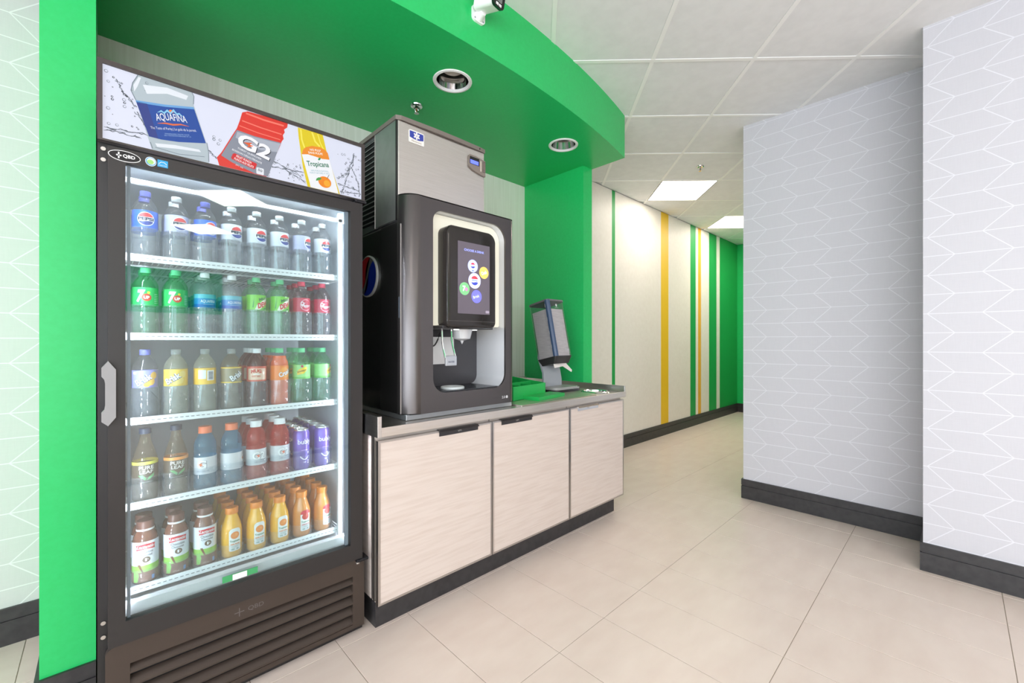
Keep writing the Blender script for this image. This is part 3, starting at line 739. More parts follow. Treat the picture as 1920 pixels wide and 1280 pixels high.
# napkin dispenser
nd = thing('napkin_dispenser', (2.42, 2.02, ZC+0.009), 'smoky upright napkin dispenser tilted back on a grey stand', 'dispenser')
ft = rrect(2.27, 2.57, 1.925, 2.115, 0.05, 8)
MB().prism(ft, lambda a, b, d: (a, b, d), ZC+0.0092, ZC+0.028).build('foot_pad', BLACK_S, nd)
fo = MB(); fo.prism(rrect(2.272, 2.568, 1.927, 2.113, 0.05, 8), lambda a, b, d: (a, b, d), ZC+0.028, ZC+0.037); fo.prism(rrect(2.285, 2.555, 1.94, 2.105, 0.045, 8), lambda a, b, d: (a, b, d), ZC+0.037, ZC+0.042)
fo.build('foot', mat('grey_foot', (172, 170, 168), 0.35), nd, True, 30)
# neck, a curved plate rising at the back and leaning up behind the case
nk = []
for (y, z) in ((2.075, 0.92), (2.072, 0.97), (2.078, 1.02), (2.095, 1.07), (2.125, 1.13), (2.150, 1.20)): nk.append((y, z))
prof = [(y, z) for y, z in nk]+[(y+0.016, z-0.001) for y, z in reversed(nk)]
wid = [0.105, 0.10, 0.095, 0.10, 0.095, 0.05]
vs = []
for (y, z), w_ in zip(nk, wid): vs += [(2.405-w_, y, z), (2.405+w_, y, z), (2.405+w_, y+0.016, z), (2.405-w_, y+0.016, z)]
fs = []
for q in range(5): fs += [(q*4+i, q*4+(i+1) % 4, q*4+4+(i+1) % 4, q*4+4+i) for i in range(4)]
fs += [(0, 1, 2, 3), (20, 21, 22, 23)]
MB().add(vs, fs).build('neck', mat('grey_neck', (168, 172, 178), 0.35), nd, True, 50)
Mn = Matrix.Translation((2.395, 1.945, 1.10)) @ Matrix.Rotation(math.radians(-12), 4, 'X')   # local: x +-0.095, y 0..0.18, z 0..0.46
SMOKE = clear('smoky_plastic', (234, 233, 236), 0.06, 1.2, 0.05, (170, 170, 178))
fnn = lambda a, b, d: tuple(Mn @ Vector((a, b, d)))
MB().prism(rrect(-0.096, 0.096, 0.0, 0.185, 0.025, 5), fnn, 0.045, 0.462).build('case', SMOKE, nd, True, 35)
MB().prism(rrect(-0.085, 0.085, 0.012, 0.172, 0.01, 3), fnn, 0.05, 0.40).build('napkin_stack', speckled('paper_napkins', (226, 221, 217), (210, 205, 202), 0.8, 160, (0.1, 0.1, 1)), nd)
MB().prism([(-0.0985, 0.02), (-0.0985, 0.004), (-0.088, -0.006), (-0.070, -0.006), (-0.070, 0.001), (-0.09, 0.004)], fnn, 0.05, 0.462).build('corner_trim', mat('slate_blue_trim', (64, 84, 116), 0.3), nd, True, 30)
cp = MB(); cp.prism(rrect(-0.099, 0.099, -0.003, 0.188, 0.026, 5), fnn, 0.455, 0.468); cp.build('top_cap', mat('grey_cap', (110, 108, 112), 0.35), nd, True, 35)
bt = MB(); k5 = rrect(-0.098, 0.098, -0.002, 0.187, 0.026, 5); k6 = [(a*0.86, 0.03+b*0.72) for a, b in k5]; m5 = len(k5)
bt.add([fnn(a, b, 0.05) for a, b in k5]+[fnn(a, b, 0.0) for a, b in k6], [(i, (i+1) % m5, (i+1) % m5+m5, i+m5) for i in range(m5)]+[tuple(range(m5)), tuple(range(m5, 2*m5))])
bt.build('dispensing_chute', mat('dark_chute', (52, 50, 52), 0.3), nd, True, 35)
np_ = MB(); np_.add([fnn(-0.075, 0.05, 0.0), fnn(0.05, 0.04, 0.004), fnn(0.085, 0.02, -0.055), fnn(0.07, 0.015, -0.07), fnn(0.0, 0.03, -0.022), fnn(-0.075, 0.045, -0.03)], [(0, 1, 4, 5), (1, 2, 3, 4)])
no = np_.build('napkin_end', mat('white_paper', (228, 220, 214), 0.8), nd); no.modifiers.new('t', 'SOLIDIFY').thickness = 0.002
fN = lambda s, tt, l: fnn(s, -0.0006*(l+1), tt)
PALE = mat('pale_print', (205, 205, 208), 0.3)
decal('maker_lettering', [tx('TORK', 0.045, 0.092, 0.05, 0.017, bold=0.03), tx('Xpressnap', 0.05, 0.076, 0.04, 0.008), ell(0.0, 0.425, 0.009, 0.011, 16), tx('napkins', 0.0, 0.407, 0.04, 0.006)], PALE, fN, 0, nd)
for k in range(4): MB().box(-0.0985, -0.0965, 0.018, 0.024, 0.11+k*0.1, 0.135+k*0.1, 0, Mn).build('ratchet_mark', PALE, nd)

# ------------------------------------------------------------------ glass-door drinks cooler
CX0, CX1, CYF, CYB = -0.013, 0.817, 1.785, 2.56
co = thing('beverage_cooler', (0.40, 2.17, 0.0), 'tall black glass-door beverage cooler with lit header and five shelves of drinks', 'cooler')
# cabinet shell (hollow) : outer black, inner pale liner
MB().box(CX0, CX0+0.035, CYF+0.012, CYB, 0.03, 2.10).build('side_panel', BLACK, co)
MB().box(CX1-0.035, CX1, CYF+0.012, CYB, 0.03, 2.10).build('side_panel', BLACK, co)
MB().box(CX0+0.035, CX1-0.035, CYB-0.04, CYB, 0.03, 2.10).build('rear_panel', BLACK, co)
MB().box(CX0+0.035, CX1-0.035, CYF+0.012, CYB-0.04, 1.84, 2.10).build('top_housing', BLACK, co)
MB().box(CX0+0.035, CX1-0.035, CYF+0.03, CYB-0.04, 0.03, 0.375).build('compressor_housing', BLACK, co)
IXa, IXb = 0.035, 0.772
ln = MB().box(IXa-0.012, IXa, 1.835, CYB-0.06, 0.376, 1.838).build('inner_side', LINER, co)
MB().box(IXb, IXb+0.012, 1.835, CYB-0.06, 0.376, 1.838).build('inner_side', LINER, co)
MB().box(IXa-0.012, IXb+0.012, CYB-0.06, CYB-0.045, 0.376, 1.838).build('inner_back', LINER, co)
MB().box(IXa, IXb, 1.80, CYB-0.06, 0.376, 0.388).build('inner_floor', LINER, co)
MB().box(IXa, IXb, 1.80, CYB-0.06, 1.826, 1.838).build('inner_top', LINER, co)
# white inner lining frame seen behind the glass
MB().box(0.728, 0.744, 1.835, 1.85, 0.40, 1.80).build('shelf_standard', WWIRE, co)
MB().box(0.035, 0.045, 1.835, 1.85, 0.40, 1.80).build('shelf_standard', WWIRE, co)
lt_ = MB().box(0.06, 0.74, 1.784, 1.790, 1.800, 1.812).build('led_strip', LINER, co)  # strip added behind the top of the door frame to light the top shelf
ld = MB()
for k in range(17): ld.box(0.07+k*0.0395, 0.082+k*0.0395, 1.790, 1.7925, 1.801, 1.811)
tag(ld.build('led_dots', glow('led_white', (235, 242, 255), 210.0), lt_), 'row of small white diodes added to light the top shelf', kind='stuff')
MB().box(0.035, 0.76, 1.835, 1.85, 1.762, 1.776).build('upper_rail', WWIRE, co)
MB().box(0.035, 0.77, 1.800, 1.83, 0.388, 0.425).build('sill', mat('white_sill', (232, 232, 236), 0.4), co)
# LED strips behind the door frame
LED = glow('led_white', (235, 242, 255), 210.0)
for x in (0.040, 0.757):
    ls = MB().box(x-0.006, x+0.006, 1.784, 1.790, 0.41, 1.79).build('led_strip', LINER, co)
    ld = MB()
    for k in range(34): ld.box(x-0.005, x+0.005, 1.790, 1.7925, 0.43+k*0.0395, 0.442+k*0.0395)
    tag(ld.build('led_dots', LED, ls), 'row of small white diodes added to light the top shelf', kind='stuff')
# header lightbox
hx0, hx1, hz0, hz1 = CX0, CX1, 1.855, 2.10
hd = MB()
ix0, ix1, iz0, iz1 = -0.0015, 0.8035, 1.8605, 2.086
for bx in ((hx0, ix0, hz0, hz1), (ix1, hx1, hz0, hz1), (ix0, ix1, hz0, iz0), (ix0, ix1, iz1, hz1)): hd.box(bx[0], bx[1], CYF-0.012, CYF+0.014, bx[2], bx[3])
HF = hd.build('header_frame', mat('dark_taupe_frame', (70, 64, 62), 0.35, 0.4), co)
LIT = 0.58
def litmat(rgb, e=LIT):
    k = 'sign_%d_%d_%d_%d' % (*rgb, int(e*100))
    if k not in MATS:
        m = mat(k, rgb, 0.3, emit=e); p = m.node_tree.nodes['Principled BSDF']; c = lin(*rgb)
        p.inputs['Base Color'].default_value = (c[0]*0.22, c[1]*0.22, c[2]*0.22, 1)
    return MATS[k]
SIGN = litmat((228, 232, 250))
sg = MB().box(ix0, ix1, CYF-0.006, CYF+0.008, iz0, iz1).build('header_sign', SIGN, co)
hp = front_plane(CYF-0.006)
def clipm(m):
    out = []
    for f in m[1]:
        P = clip_rect([m[0][i] for i in f], ix0, ix1, iz0, iz1)
        if len(P) >= 3: out.append(pg(P))
    return out
def sign(name, shapes, rgb, lay, e=LIT, clipit=False):
    if clipit: shapes = [q for m in shapes for q in clipm(m)]
    if not shapes: return
    m = litmat(rgb, e)
    if name in ('splash',): decal(name, shapes, m, hp, lay, sg)['kind'] = 'stuff'; return
    for q in ([shapes] if name == 'lettering' else [[q] for q in shapes]): decal(name, q, m, hp, lay, sg)
# water bottle picture
sign('bottle_picture', [pg([(0.0786, 2.086), (0.066, 2.055), (0.0623, 2.0304), (0.0739, 2.0039), (0.1049, 1.8891), (0.1122, 1.8625), (0.262, 1.8625), (0.2619, 1.8717), (0.2591, 1.912), (0.2506, 1.9434), (0.2192, 2.0473), (0.2203, 2.0746), (0.2150, 2.086)])], (186, 200, 208), 0)
sign('bottle_shade', [pg([(0.090, 2.060), (0.15, 2.075), (0.205, 2.070), (0.20, 2.055), (0.15, 2.055), (0.10, 2.035)]), pg([(0.12, 1.885), (0.17, 1.895), (0.235, 1.900), (0.24, 1.893), (0.18, 1.885), (0.125, 1.875)]), pg([(0.07, 2.03), (0.078, 2.05), (0.086, 2.08), (0.080, 2.08), (0.068, 2.05)])], (236, 242, 250), 1)
sign('bottle_edge', [ribbon([(0.0786, 2.085), (0.066, 2.055), (0.0623, 2.0304), (0.0739, 2.0039)], 0.002), ribbon([(0.2192, 2.0473), (0.2203, 2.0746), (0.215, 2.085)], 0.002), ribbon([(0.108, 1.885), (0.114, 1.866)], 0.002), ribbon([(0.256, 1.93), (0.261, 1.90), (0.262, 1.866)], 0.002), ribbon([(0.12, 1.872), (0.18, 1.868), (0.25, 1.88)], 0.0016)], (120, 134, 146), 2)
LB = [(0.0739, 2.0008), (0.10, 2.0035), (0.145, 2.014), (0.19, 2.027), (0.2203, 2.0343), (0.2534, 1.9273), (0.22, 1.9185), (0.18, 1.908), (0.135, 1.9015), (0.1049, 1.9017)]
sign('label_picture', [pg(LB)], (14, 74, 164), 2)
sign('label_picture', [pg([(0.0739, 2.0008), (0.10, 2.0035), (0.128, 1.9015), (0.1049, 1.9017)])], (40, 60, 140), 3)
sign('label_picture', [ribbon([(0.0739, 2.0008), (0.145, 2.014), (0.2203, 2.0343)], 0.007)], (110, 170, 226), 3)
ra = math.radians(14.5)
sign('mountains', [pg([(0.124, 1.984), (0.135, 1.996), (0.142, 1.992), (0.150, 2.004), (0.158, 1.997), (0.166, 2.011), (0.175, 2.000), (0.181, 2.004), (0.194, 1.993), (0.181, 1.998), (0.176, 1.994), (0.166, 2.002), (0.159, 1.991), (0.150, 1.996), (0.143, 1.986), (0.136, 1.990)])], (140, 206, 240), 4)
sign('sun', [ell(0.1605, 2.0015, 0.006, 0.005, 14)], (240, 130, 60), 3)
sign('lettering', [tx('AQUAFINA', 0.1612, 1.976, 0.082, 0.026, ra, bold=0.01, arch=0.004)], (240, 244, 252), 5)
sign('swoosh', [ribbon([(0.126, 1.950), (0.145, 1.957), (0.165, 1.959), (0.185, 1.967), (0.207, 1.968)], lambda u: 0.0008+0.005*math.sin(PI*u))], (232, 112, 60), 4)
sign('lettering', [tx('The Taste of Purity.| Le go\u00fbt de la puret\u00e9.', 0.168, 1.9445, 0.122, 0.0105, ra)], (236, 240, 250), 5)
sign('lettering', [tx('DEMINERALIZED TREATED WATER', 0.176, 1.931, 0.066, 0.0035, ra), tx('EAU TRAITEE DEMINERALISEE 591 mL', 0.178, 1.926, 0.072, 0.0035, ra)], (170, 200, 236), 5)
# red sports drink picture
G2B = [(0.3607, 2.073), (0.3781, 2.0831), (0.43, 2.0855), (0.5115, 2.0855), (0.5095, 2.070), (0.498, 2.058), (0.5009, 2.0488), (0.494, 2.035), (0.497, 2.022), (0.4905, 2.0111), (0.484, 1.99), (0.4385, 1.8625), (0.292, 1.8625), (0.2847, 1.8888), (0.298, 1.91), (0.3319, 1.9844), (0.3441, 2.0099), (0.350, 2.03), (0.3533, 2.0417)]
sign('bottle_picture', [pg(G2B)], (228, 52, 40), 1)
sign('bottle_shine', [ribbon([(0.372, 2.074), (0.43, 2.070), (0.497, 2.072)], 0.006), ribbon([(0.36, 2.043), (0.42, 2.038), (0.49, 2.037)], 0.004), ribbon([(0.352, 2.022), (0.41, 2.016), (0.485, 2.015)], 0.003)], (255, 128, 110), 2)
G2L = [(0.3441, 2.004), (0.40, 2.000), (0.4870, 2.004), (0.4429, 1.8640), (0.40, 1.8640), (0.33, 1.884), (0.297, 1.8993)]
sign('label_picture', [pg(G2L)], (140, 146, 160), 2)
sign('label_picture', [pg([(0.345, 1.998), (0.40, 1.996), (0.486, 2.000), (0.475, 1.965), (0.42, 1.955), (0.34, 1.975)])], (176, 182, 196), 3)
ga = math.radians(-14)
for (d, l, c) in (((0.0025, -0.0022), 4, (60, 62, 74)), ((0, 0), 5, (250, 250, 255))):
    sign('lettering', [tx('G2', 0.400+d[0], 1.9615+d[1], 0.108, 0.052, ga, bold=0.035)], c, l)
sign('bolt', [pg([(0.364, 1.966), (0.392, 1.972), (0.384, 1.963), (0.396, 1.962), (0.374, 1.950), (0.380, 1.959)])], (236, 96, 40), 6)
sign('lettering', [tx('THIRST QUENCHER', 0.3838, 1.9305, 0.078, 0.0075, ga, bold=0.015), tx('BOISSON D\u00c9SALT\u00c9RANTE', 0.3765, 1.9195, 0.096, 0.008, ga, bold=0.015)], (240, 242, 248), 4)
rb = [(0.3315, 1.9145), (0.337, 1.9185), (0.4055, 1.9015), (0.4065, 1.8965), (0.4005, 1.8795), (0.3945, 1.8785), (0.3285, 1.8955), (0.3265, 1.9000)]
sign('label_picture', [pg(rb)], (216, 30, 40), 4)
sign('lettering', [tx('FRUIT PUNCH', 0.3655, 1.9045, 0.048, 0.0085, ga, bold=0.02), tx('PUNCH AUX FRUITS', 0.3660, 1.8925, 0.062, 0.0085, ga, bold=0.02)], (252, 240, 240), 5)
sign('lettering', [tx('591 mL', 0.352, 1.8765, 0.024, 0.006, ga)], (220, 224, 236), 4)
sign('label_picture', [pg(rrect(0.405, 0.4295, 1.8645, 1.889, 0.004))], (236, 240, 248), 4)
sign('lettering', [tx('50', 0.417, 1.8795, 0.014, 0.009, ga, bold=0.01)], (80, 84, 96), 5)
# juice bottle picture
TB = [(0.5473, 2.0841), (0.60, 2.0855), (0.6419, 2.0855), (0.6577, 2.0207), (0.7115, 1.8625), (0.5835, 1.8625), (0.5805, 1.8747), (0.5657, 1.9375), (0.551, 2.0425)]
sign('bottle_picture', [pg(TB)], (232, 208, 20), 1)
sign('bottle_shine', [ribbon([(0.558, 2.08), (0.562, 2.04), (0.572, 2.012)], 0.006), ribbon([(0.600, 2.083), (0.612, 2.05), (0.63, 2.035)], 0.007), ribbon([(0.622, 2.083), (0.632, 2.05), (0.645, 2.028)], 0.004)], (252, 238, 96), 2)
sign('label_picture', [pg([(0.562, 1.9834), (0.566, 2.002), (0.5768, 2.0155), (0.60, 2.028), (0.6302, 2.0323), (0.650, 2.028), (0.6617, 2.0178), (0.7055, 1.8630), (0.5945, 1.8630), (0.5918, 1.8776)])], (246, 248, 252), 2)
sign('label_picture', [pg([(0.562, 1.9834), (0.566, 2.002), (0.5768, 2.0155), (0.60, 2.028), (0.6302, 2.0323), (0.650, 2.028), (0.6617, 2.0178), (0.668, 1.993), (0.640, 1.988), (0.61, 1.9895), (0.585, 1.990)])], (244, 146, 40), 3)
sign('lettering', [tx('NO PULP', 0.6125, 2.0145, 0.042, 0.0085, math.radians(10), bold=0.02), tx('SANS PULPE', 0.6130, 2.0025, 0.056, 0.0085, math.radians(10), bold=0.02)], (255, 250, 240), 4)
ta = math.radians(12)
sign('lettering', [tx('Tropicana', 0.6230, 1.9590, 0.086, 0.026, ta, bold=0.015)], (0, 120, 84), 4)
sign('leaf', [pg([(0.6225, 1.979), (0.626, 1.988), (0.6335, 1.991), (0.632, 1.983), (0.627, 1.978)])], (40, 150, 80), 4)
sign('lettering', [tx('100% PURE & NATURAL', 0.630, 1.9365, 0.070, 0.006, ta), tx('PUR ET NATUREL A 100 %', 0.630, 1.9275, 0.078, 0.006, ta)], (140, 190, 206), 4)
sign('fruit', [ell(0.6495, 1.8965, 0.0255, 0.0225, 26)], (246, 140, 24), 4)
sign('fruit_shine', [ell(0.658, 1.893, 0.013, 0.013, 18)], (252, 176, 44), 5)
sign('leaf', [pg([(0.6145, 1.893), (0.617, 1.903), (0.626, 1.910), (0.637, 1.909), (0.633, 1.902), (0.624, 1.897)])], (70, 160, 76), 5)
sign('stem', [ribbon([(0.659, 1.914), (0.666, 1.930)], 0.0018)], (70, 50, 40), 5)
# splashing water: grey droplets and strings
rnd = random.Random(11)
dk, md, lt = [], [], []
def ringm(x, y, r, w):
    n = 14; o = [(x+r*math.cos(2*PI*i/n), y+r*1.05*math.sin(2*PI*i/n)) for i in range(n)]
    k = [(x+w*0.3+(r-w)*math.cos(2*PI*i/n), y+w*0.3+(r-w)*math.sin(2*PI*i/n)) for i in range(n)]
    return o+k, [(i, (i+1) % n, n+(i+1) % n, n+i) for i in range(n)]
def strand(p, q, k, amp, w, store):
    pts = []; 
    for i in range(k+1):
        u = i/k; pts.append((p[0]+(q[0]-p[0])*u+rnd.uniform(-amp, amp), p[1]+(q[1]-p[1])*u+rnd.uniform(-amp, amp)))
    store.append(ribbon(pts, lambda u: w*(0.35+abs(math.sin(u*9+p[0]*50)))))
for x0, x1, y0, y1, c in ((0.002, 0.10, 1.90, 2.07, 26), (0.27, 0.30, 1.93, 2.0, 5), (0.44, 0.57, 1.868, 1.94, 30), (0.70, 0.80, 1.868, 2.05, 44)):
    for q in range(c):
        x = rnd.uniform(x0, x1); y = rnd.uniform(y0, y1); r = rnd.uniform(0.0012, 0.0048)
        dk.append(ringm(x, y, r, r*0.45)) if r < 0.0035 else md.append(ringm(x, y, r, r*0.3))
for p, q in (((0.004, 1.895), (0.10, 1.905)), ((0.004, 1.889), (0.085, 1.892)), ((0.03, 2.05), (0.05, 2.005)), ((0.04, 2.02), (0.075, 1.985)), ((0.075, 1.97), (0.10, 1.925)), ((0.45, 1.905), (0.57, 1.915)), ((0.46, 1.93), (0.56, 1.895)), ((0.50, 1.91), (0.575, 1.876)), ((0.262, 1.905), (0.285, 1.885)), ((0.72, 1.88), (0.76, 1.99)), ((0.76, 1.99), (0.79, 1.93)), ((0.79, 1.93), (0.795, 1.875)), ((0.735, 1.95), (0.775, 2.04)), ((0.705, 1.905), (0.79, 1.895)), ((0.70, 1.925), (0.75, 1.96)), ((0.715, 1.875), (0.80, 1.885)), ((0.77, 2.05), (0.765, 1.99))):
    strand(p, q, 14, 0.0026, 0.0017, dk); strand(p, q, 10, 0.005, 0.0024, md)
sign('splash', dk, (66, 72, 80), 0, 0.3, True); sign('splash', md, (150, 158, 170), 0, 0.5, True)
# door
dx0, dx1, dz0, dz1, DYF, DYB = 0.010, 0.797, 0.330, 1.835, 1.752, 1.782
gx0, gx1, gz0, gz1 = 0.049, 0.746, 0.398, 1.793
FR = mat('dark_bronze_frame', (46, 43, 43), 0.32, 0.2)
d_ = MB()
for bx in ((dx0, gx0, dz0, dz1), (gx1, dx1, dz0, dz1), (gx0, gx1, dz0, gz0), (gx0, gx1, gz1, dz1)): d_.box(bx[0], bx[1], DYF, DYB, bx[2], bx[3])
door = d_.build('door', FR, co)
GLASS = clear('door_glass', (246, 250, 250), 0.0, 0.95, 0.0, ior=1.5)
MB().box(gx0, gx1, 1.762, 1.765, gz0, gz1).build('glass_pane', GLASS, door)
MB().box(gx0, gx1, 1.777, 1.780, gz0, gz1).build('glass_pane', GLASS, door)
MB().box(gx0+0.004, gx0+0.012, 1.769, 1.781, gz0, gz1).build('glass_edge', mat('blue_grey_seal', (120, 132, 146), 0.4), door)
MB().box(gx1-0.016, gx1-0.004, 1.769, 1.781, gz0, gz1).build('glass_edge', mat('blue_grey_seal', (120, 132, 146), 0.4), door)
hnd = [(-0.004, 1.172), (0.0105, 1.192), (0.0275, 1.166), (0.0275, 1.024), (0.0105, 1.000), (-0.004, 1.014), (-0.004, 1.040), (0.002, 1.048), (0.004, 1.060), (0.004, 1.126), (0.002, 1.138), (-0.004, 1.147)]
hm_ = MB().prism([(a, b) for a, b in hnd], lambda a, b, d: (a, d, b), 1.733, 1.752).build('handle', mat('light_grey_handle', (142, 141, 142), 0.35), door)
# stickers on the door
dpn = front_plane(DYF)
WP = mat('white_print', (225, 225, 225), 0.4)
decal('oval_sticker', [ell(0.047, 1.8125, 0.037, 0.0165, 32)], WP, dpn, 0, door); decal('oval_sticker', [ell(0.047, 1.8125, 0.035, 0.0145, 32)], BLACK_G, dpn, 1, door)
decal('maker_lettering', [tx('QBD', 0.057, 1.8125, 0.028, 0.012, bold=0.03), rct(0.028, 0.040, 1.8105, 1.8145), rct(0.032, 0.0355, 1.803, 1.822)], WP, dpn, 2, door)
decal('round_sticker', [ell(0.108, 1.8145, 0.0135, 0.0145, 24)], WP, dpn, 0, door)
decal('round_sticker', [ringm(0.108, 1.8145, 0.0125, 0.002)], mat('sticker_blue', (70, 150, 190), 0.4), dpn, 1, door)
decal('round_sticker', [ell(0.107, 1.813, 0.008, 0.007, 16)], mat('sticker_lime', (150, 196, 110), 0.4), dpn, 1, door)
decal('square_sticker', [rct(0.124, 0.150, 1.8045, 1.8265)], mat('sticker_sky', (40, 150, 205), 0.4), dpn, 0, door)
decal('square_sticker', [ribbon([(0.127, 1.8135), (0.133, 1.820), (0.141, 1.820), (0.147, 1.814)], 0.0015), tx('ENERGY STAR', 0.137, 1.8095, 0.021, 0.003)], WP, dpn, 1, door)
gpn = front_plane(1.762)
tg = MB().box(0.298, 0.406, 1.7605, 1.762, 0.411, 0.433).build('glass_sticker', mat('sticker_green', (60, 150, 92), 0.4), door)
decal('glass_sticker_patch', [rct(0.328, 0.372, 0.411, 0.431)], WP, front_plane(1.7605), 0, tg)
# hinges and screws
MB().box(0.770, 0.822, 1.745, 1.80, 0.318, 0.330, 0.003).build('hinge', mat('dark_hinge', (36, 36, 40), 0.25, 0.5), co)
MB().lathe([(0, 0), (0.008, 0), (0.008, 0.012), (0, 0.012)], 12, (0.782, 1.765, 0.307)).build('hinge_pin', ALU, co, True)
MB().box(0.765, 0.815, 1.748, 1.80, 1.837, 1.849, 0.003).build('hinge', mat('dark_hinge', (36, 36, 40), 0.25, 0.5), co)
for z in (1.835, 1.802, 0.395, 0.352):
    MB().lathe([(0, 0), (0.005, 0.001), (0.006, 0.003), (0, 0.003)], 12, M=Matrix.Translation((0.0, CYF+0.010, z)) @ Matrix.Rotation(PI/2, 4, 'X')).build('frame_screw', ALU, co, True)
# base grille
gr = MB()
gx = (0.004, 0.060, 0.762, 0.812); gz = (0.034, 0.052, 0.256, 0.322)
GRM = mat('dark_grille', (72, 62, 56), 0.28, 0.4)
gob = MB()
gob.prism(rrect(0.004, 0.812, 0.256, 0.322, 0.02, 5, (0.001, 0.001, 0.012, 0.022)), lambda a, b, d: (a, d, b), 1.768, 1.79)
gob.box(0.004, 0.060, 1.768, 1.79, 0.034, 0.256); gob.box(0.762, 0.812, 1.768, 1.79, 0.034, 0.256); gob.box(0.06, 0.762, 1.768, 1.79, 0.034, 0.052)
go = gob.build('grille', GRM, co)
MB().box(0.06, 0.762, 1.792, 1.797, 0.05, 0.258).build('grille_backing', DARK, go)
for k in range(5):
    z = 0.236-k*0.0425
    MB().add([(0.06, 1.789, z+0.014), (0.762, 1.789, z+0.014), (0.762, 1.768, z-0.006), (0.06, 1.768, z-0.006), (0.06, 1.789, z+0.008), (0.762, 1.789, z+0.008), (0.762, 1.768, z-0.012), (0.06, 1.768, z-0.012)], [(0, 1, 2, 3), (4, 5, 6, 7), (3, 2, 6, 7), (0, 1, 5, 4), (0, 3, 7, 4), (1, 2, 6, 5)]).build('louver', GRM, go)
decal('embossed_mark', [tx('QBD', 0.402, 0.287, 0.05, 0.018), rct(0.335, 0.365, 0.2855, 0.2885), rct(0.3485, 0.3515, 0.272, 0.302)], mat('grey_emboss', (96, 90, 88), 0.3), front_plane(1.768), 0, go)
MB().box(CX0, CX1, 1.80, CYB, 0.003, 0.032).build('skirt', BLACK, co)

# shelves
SZ = [1.520, 1.262, 0.985, 0.708, 0.434]
COLX = [0.103, 0.186, 0.269, 0.352, 0.435, 0.518, 0.601, 0.686]
GLIDE = clear('clear_glide', (253, 254, 255), 0.04, 1.0, 0.045, (232, 240, 250))
glide0 = None
shelf_words = ['top', 'second', 'middle', 'fourth', 'bottom']
for si, z in enumerate(SZ):
    sh = MB()
    sh.box(0.048, 0.748, 1.855, 1.862, z-0.007, z+0.0165)
    sh.tube([(0.046, 2.46, z), (0.046, 1.862, z), (0.75, 1.862, z), (0.75, 2.46, z)], 0.0045, 6)
    so = sh.build('shelf', WWIRE, co)
    so['label'] = 'white wire shelf, %s of five' % shelf_words[si]
    wr_ = MB()
    for k in range(41): x = 0.055+k*0.0171; wr_.box(x-0.0016, x+0.0016, 1.864, 2.46, z-0.001, z+0.0025)
    for y in (2.0, 2.25): wr_.box(0.046, 0.75, y-0.003, y+0.003, z-0.007, z-0.001)
    wo = wr_.build('shelf_wires', WWIRE, so); wo['kind'] = 'stuff'
    sl = MB()
    for k in range(44): x = 0.07+k*0.0152; sl.box(x, x+0.0095, 1.8543, 1.8552, z+0.0035, z+0.0058)
    slo = sl.build('rail_slots', mat('slot_grey', (120, 124, 130), 0.5), so); slo['kind'] = 'stuff'
    for cxi in COLX:
        if glide0 is None:
            def U(r, yb): return [(-r, yb)]+[(-r*math.cos(PI*i/14), -r*math.sin(PI*i/14)) for i in range(15)]+[(r, yb)]
            o_, i_ = U(0.0405, 0.06), U(0.0395, 0.06)
            gb = MB(); n = len(o_)
            gb.add([(a, b, 0) for a, b in o_]+[(a, b, 0) for a, b in i_]+[(a, b, 0.105) for a, b in o_]+[(a, b, 0.105) for a, b in i_], [(i, i+1, 2*n+i+1, 2*n+i) for i in range(n-1)]+[(n+i, n+i+1, 3*n+i+1, 3*n+i) for i in range(n-1)]+[(2*n+i, 2*n+i+1, 3*n+i+1, 3*n+i) for i in range(n-1)])
            gb.box(-0.0405, -0.0395, 0.06, 0.55, 0, 0.05); gb.box(0.0395, 0.0405, 0.06, 0.55, 0, 0.05); gb.box(-0.039, 0.039, -0.02, 0.55, 0.0, 0.002)
            glide0 = gb.build('bottle_glide', GLIDE, so, True, 40); g = glide0
        else:
            g = glide0.copy(); COL.objects.link(g); g.parent = so
        g.location = (cxi, 1.9065, z+0.0062)
        g.scale = (1, 1, (1.0, 1.0, 1.0, 0.8, 0.5)[si])

# ------------------------------------------------------------------ drinks in the cooler
PET = clear('clear_pet', (251, 253, 253), 0.03, 1.0, 0.03, (235, 240, 245))
PET_G = clear('green_pet', (226, 250, 232), 0.03, 1.0, 0.06, (130, 216, 150))
PET_C = clear('cola_pet', (246, 245, 245), 0.03, 1.0, 0.05, (200, 198, 198))
PET_D = clear('dark_cola_pet', (236, 224, 224), 0.03, 1.0, 0.06, (170, 130, 130))
PET_T = clear('tea_pet', (243, 236, 226), 0.03, 1.0, 0.08, (200, 176, 150))
PET_L = clear('lemon_pet', (240, 238, 222), 0.03, 1.0, 0.20, (226, 224, 208))
PET_B = clear('blue_drink', (196, 230, 244), 0.03, 1.0, 0.14, (100, 180, 220))
PET_R = clear('red_drink', (246, 160, 150), 0.03, 1.0, 0.24, (236, 70, 66))
PET_M = clear('root_beer', (222, 180, 172), 0.03, 1.0, 0.10, (170, 90, 90))
ORANGE = mat('orange_soda', (238, 98, 38), 0.15, coat=0.6)
JUICE = mat('orange_juice', (246, 182, 52), 0.15, coat=0.6)
APPLE = mat('apple_juice', (226, 146, 72), 0.15, coat=0.6)
COCOA = mat('chocolate_milk', (122, 78, 62), 0.18, coat=0.6)
def pr(rgb): return mat('print_%d_%d_%d' % rgb, rgb, 0.32, coat=0.2)
SODA = [(0, 0.004), (0.012, 0.006), (0.022, 0), (0.029, 0), (0.0335, 0.006), (0.0345, 0.016), (0.0345, 0.045), (0.0325, 0.055), (0.0345, 0.066), (0.0345, 0.098), (0.0338, 0.102), (0.0338, 0.160), (0.0346, 0.164), (0.0330, 0.174), (0.0270, 0.188), (0.0190, 0.200), (0.0132, 0.206), (0.0125, 0.212), (0.0125, 0.228)]
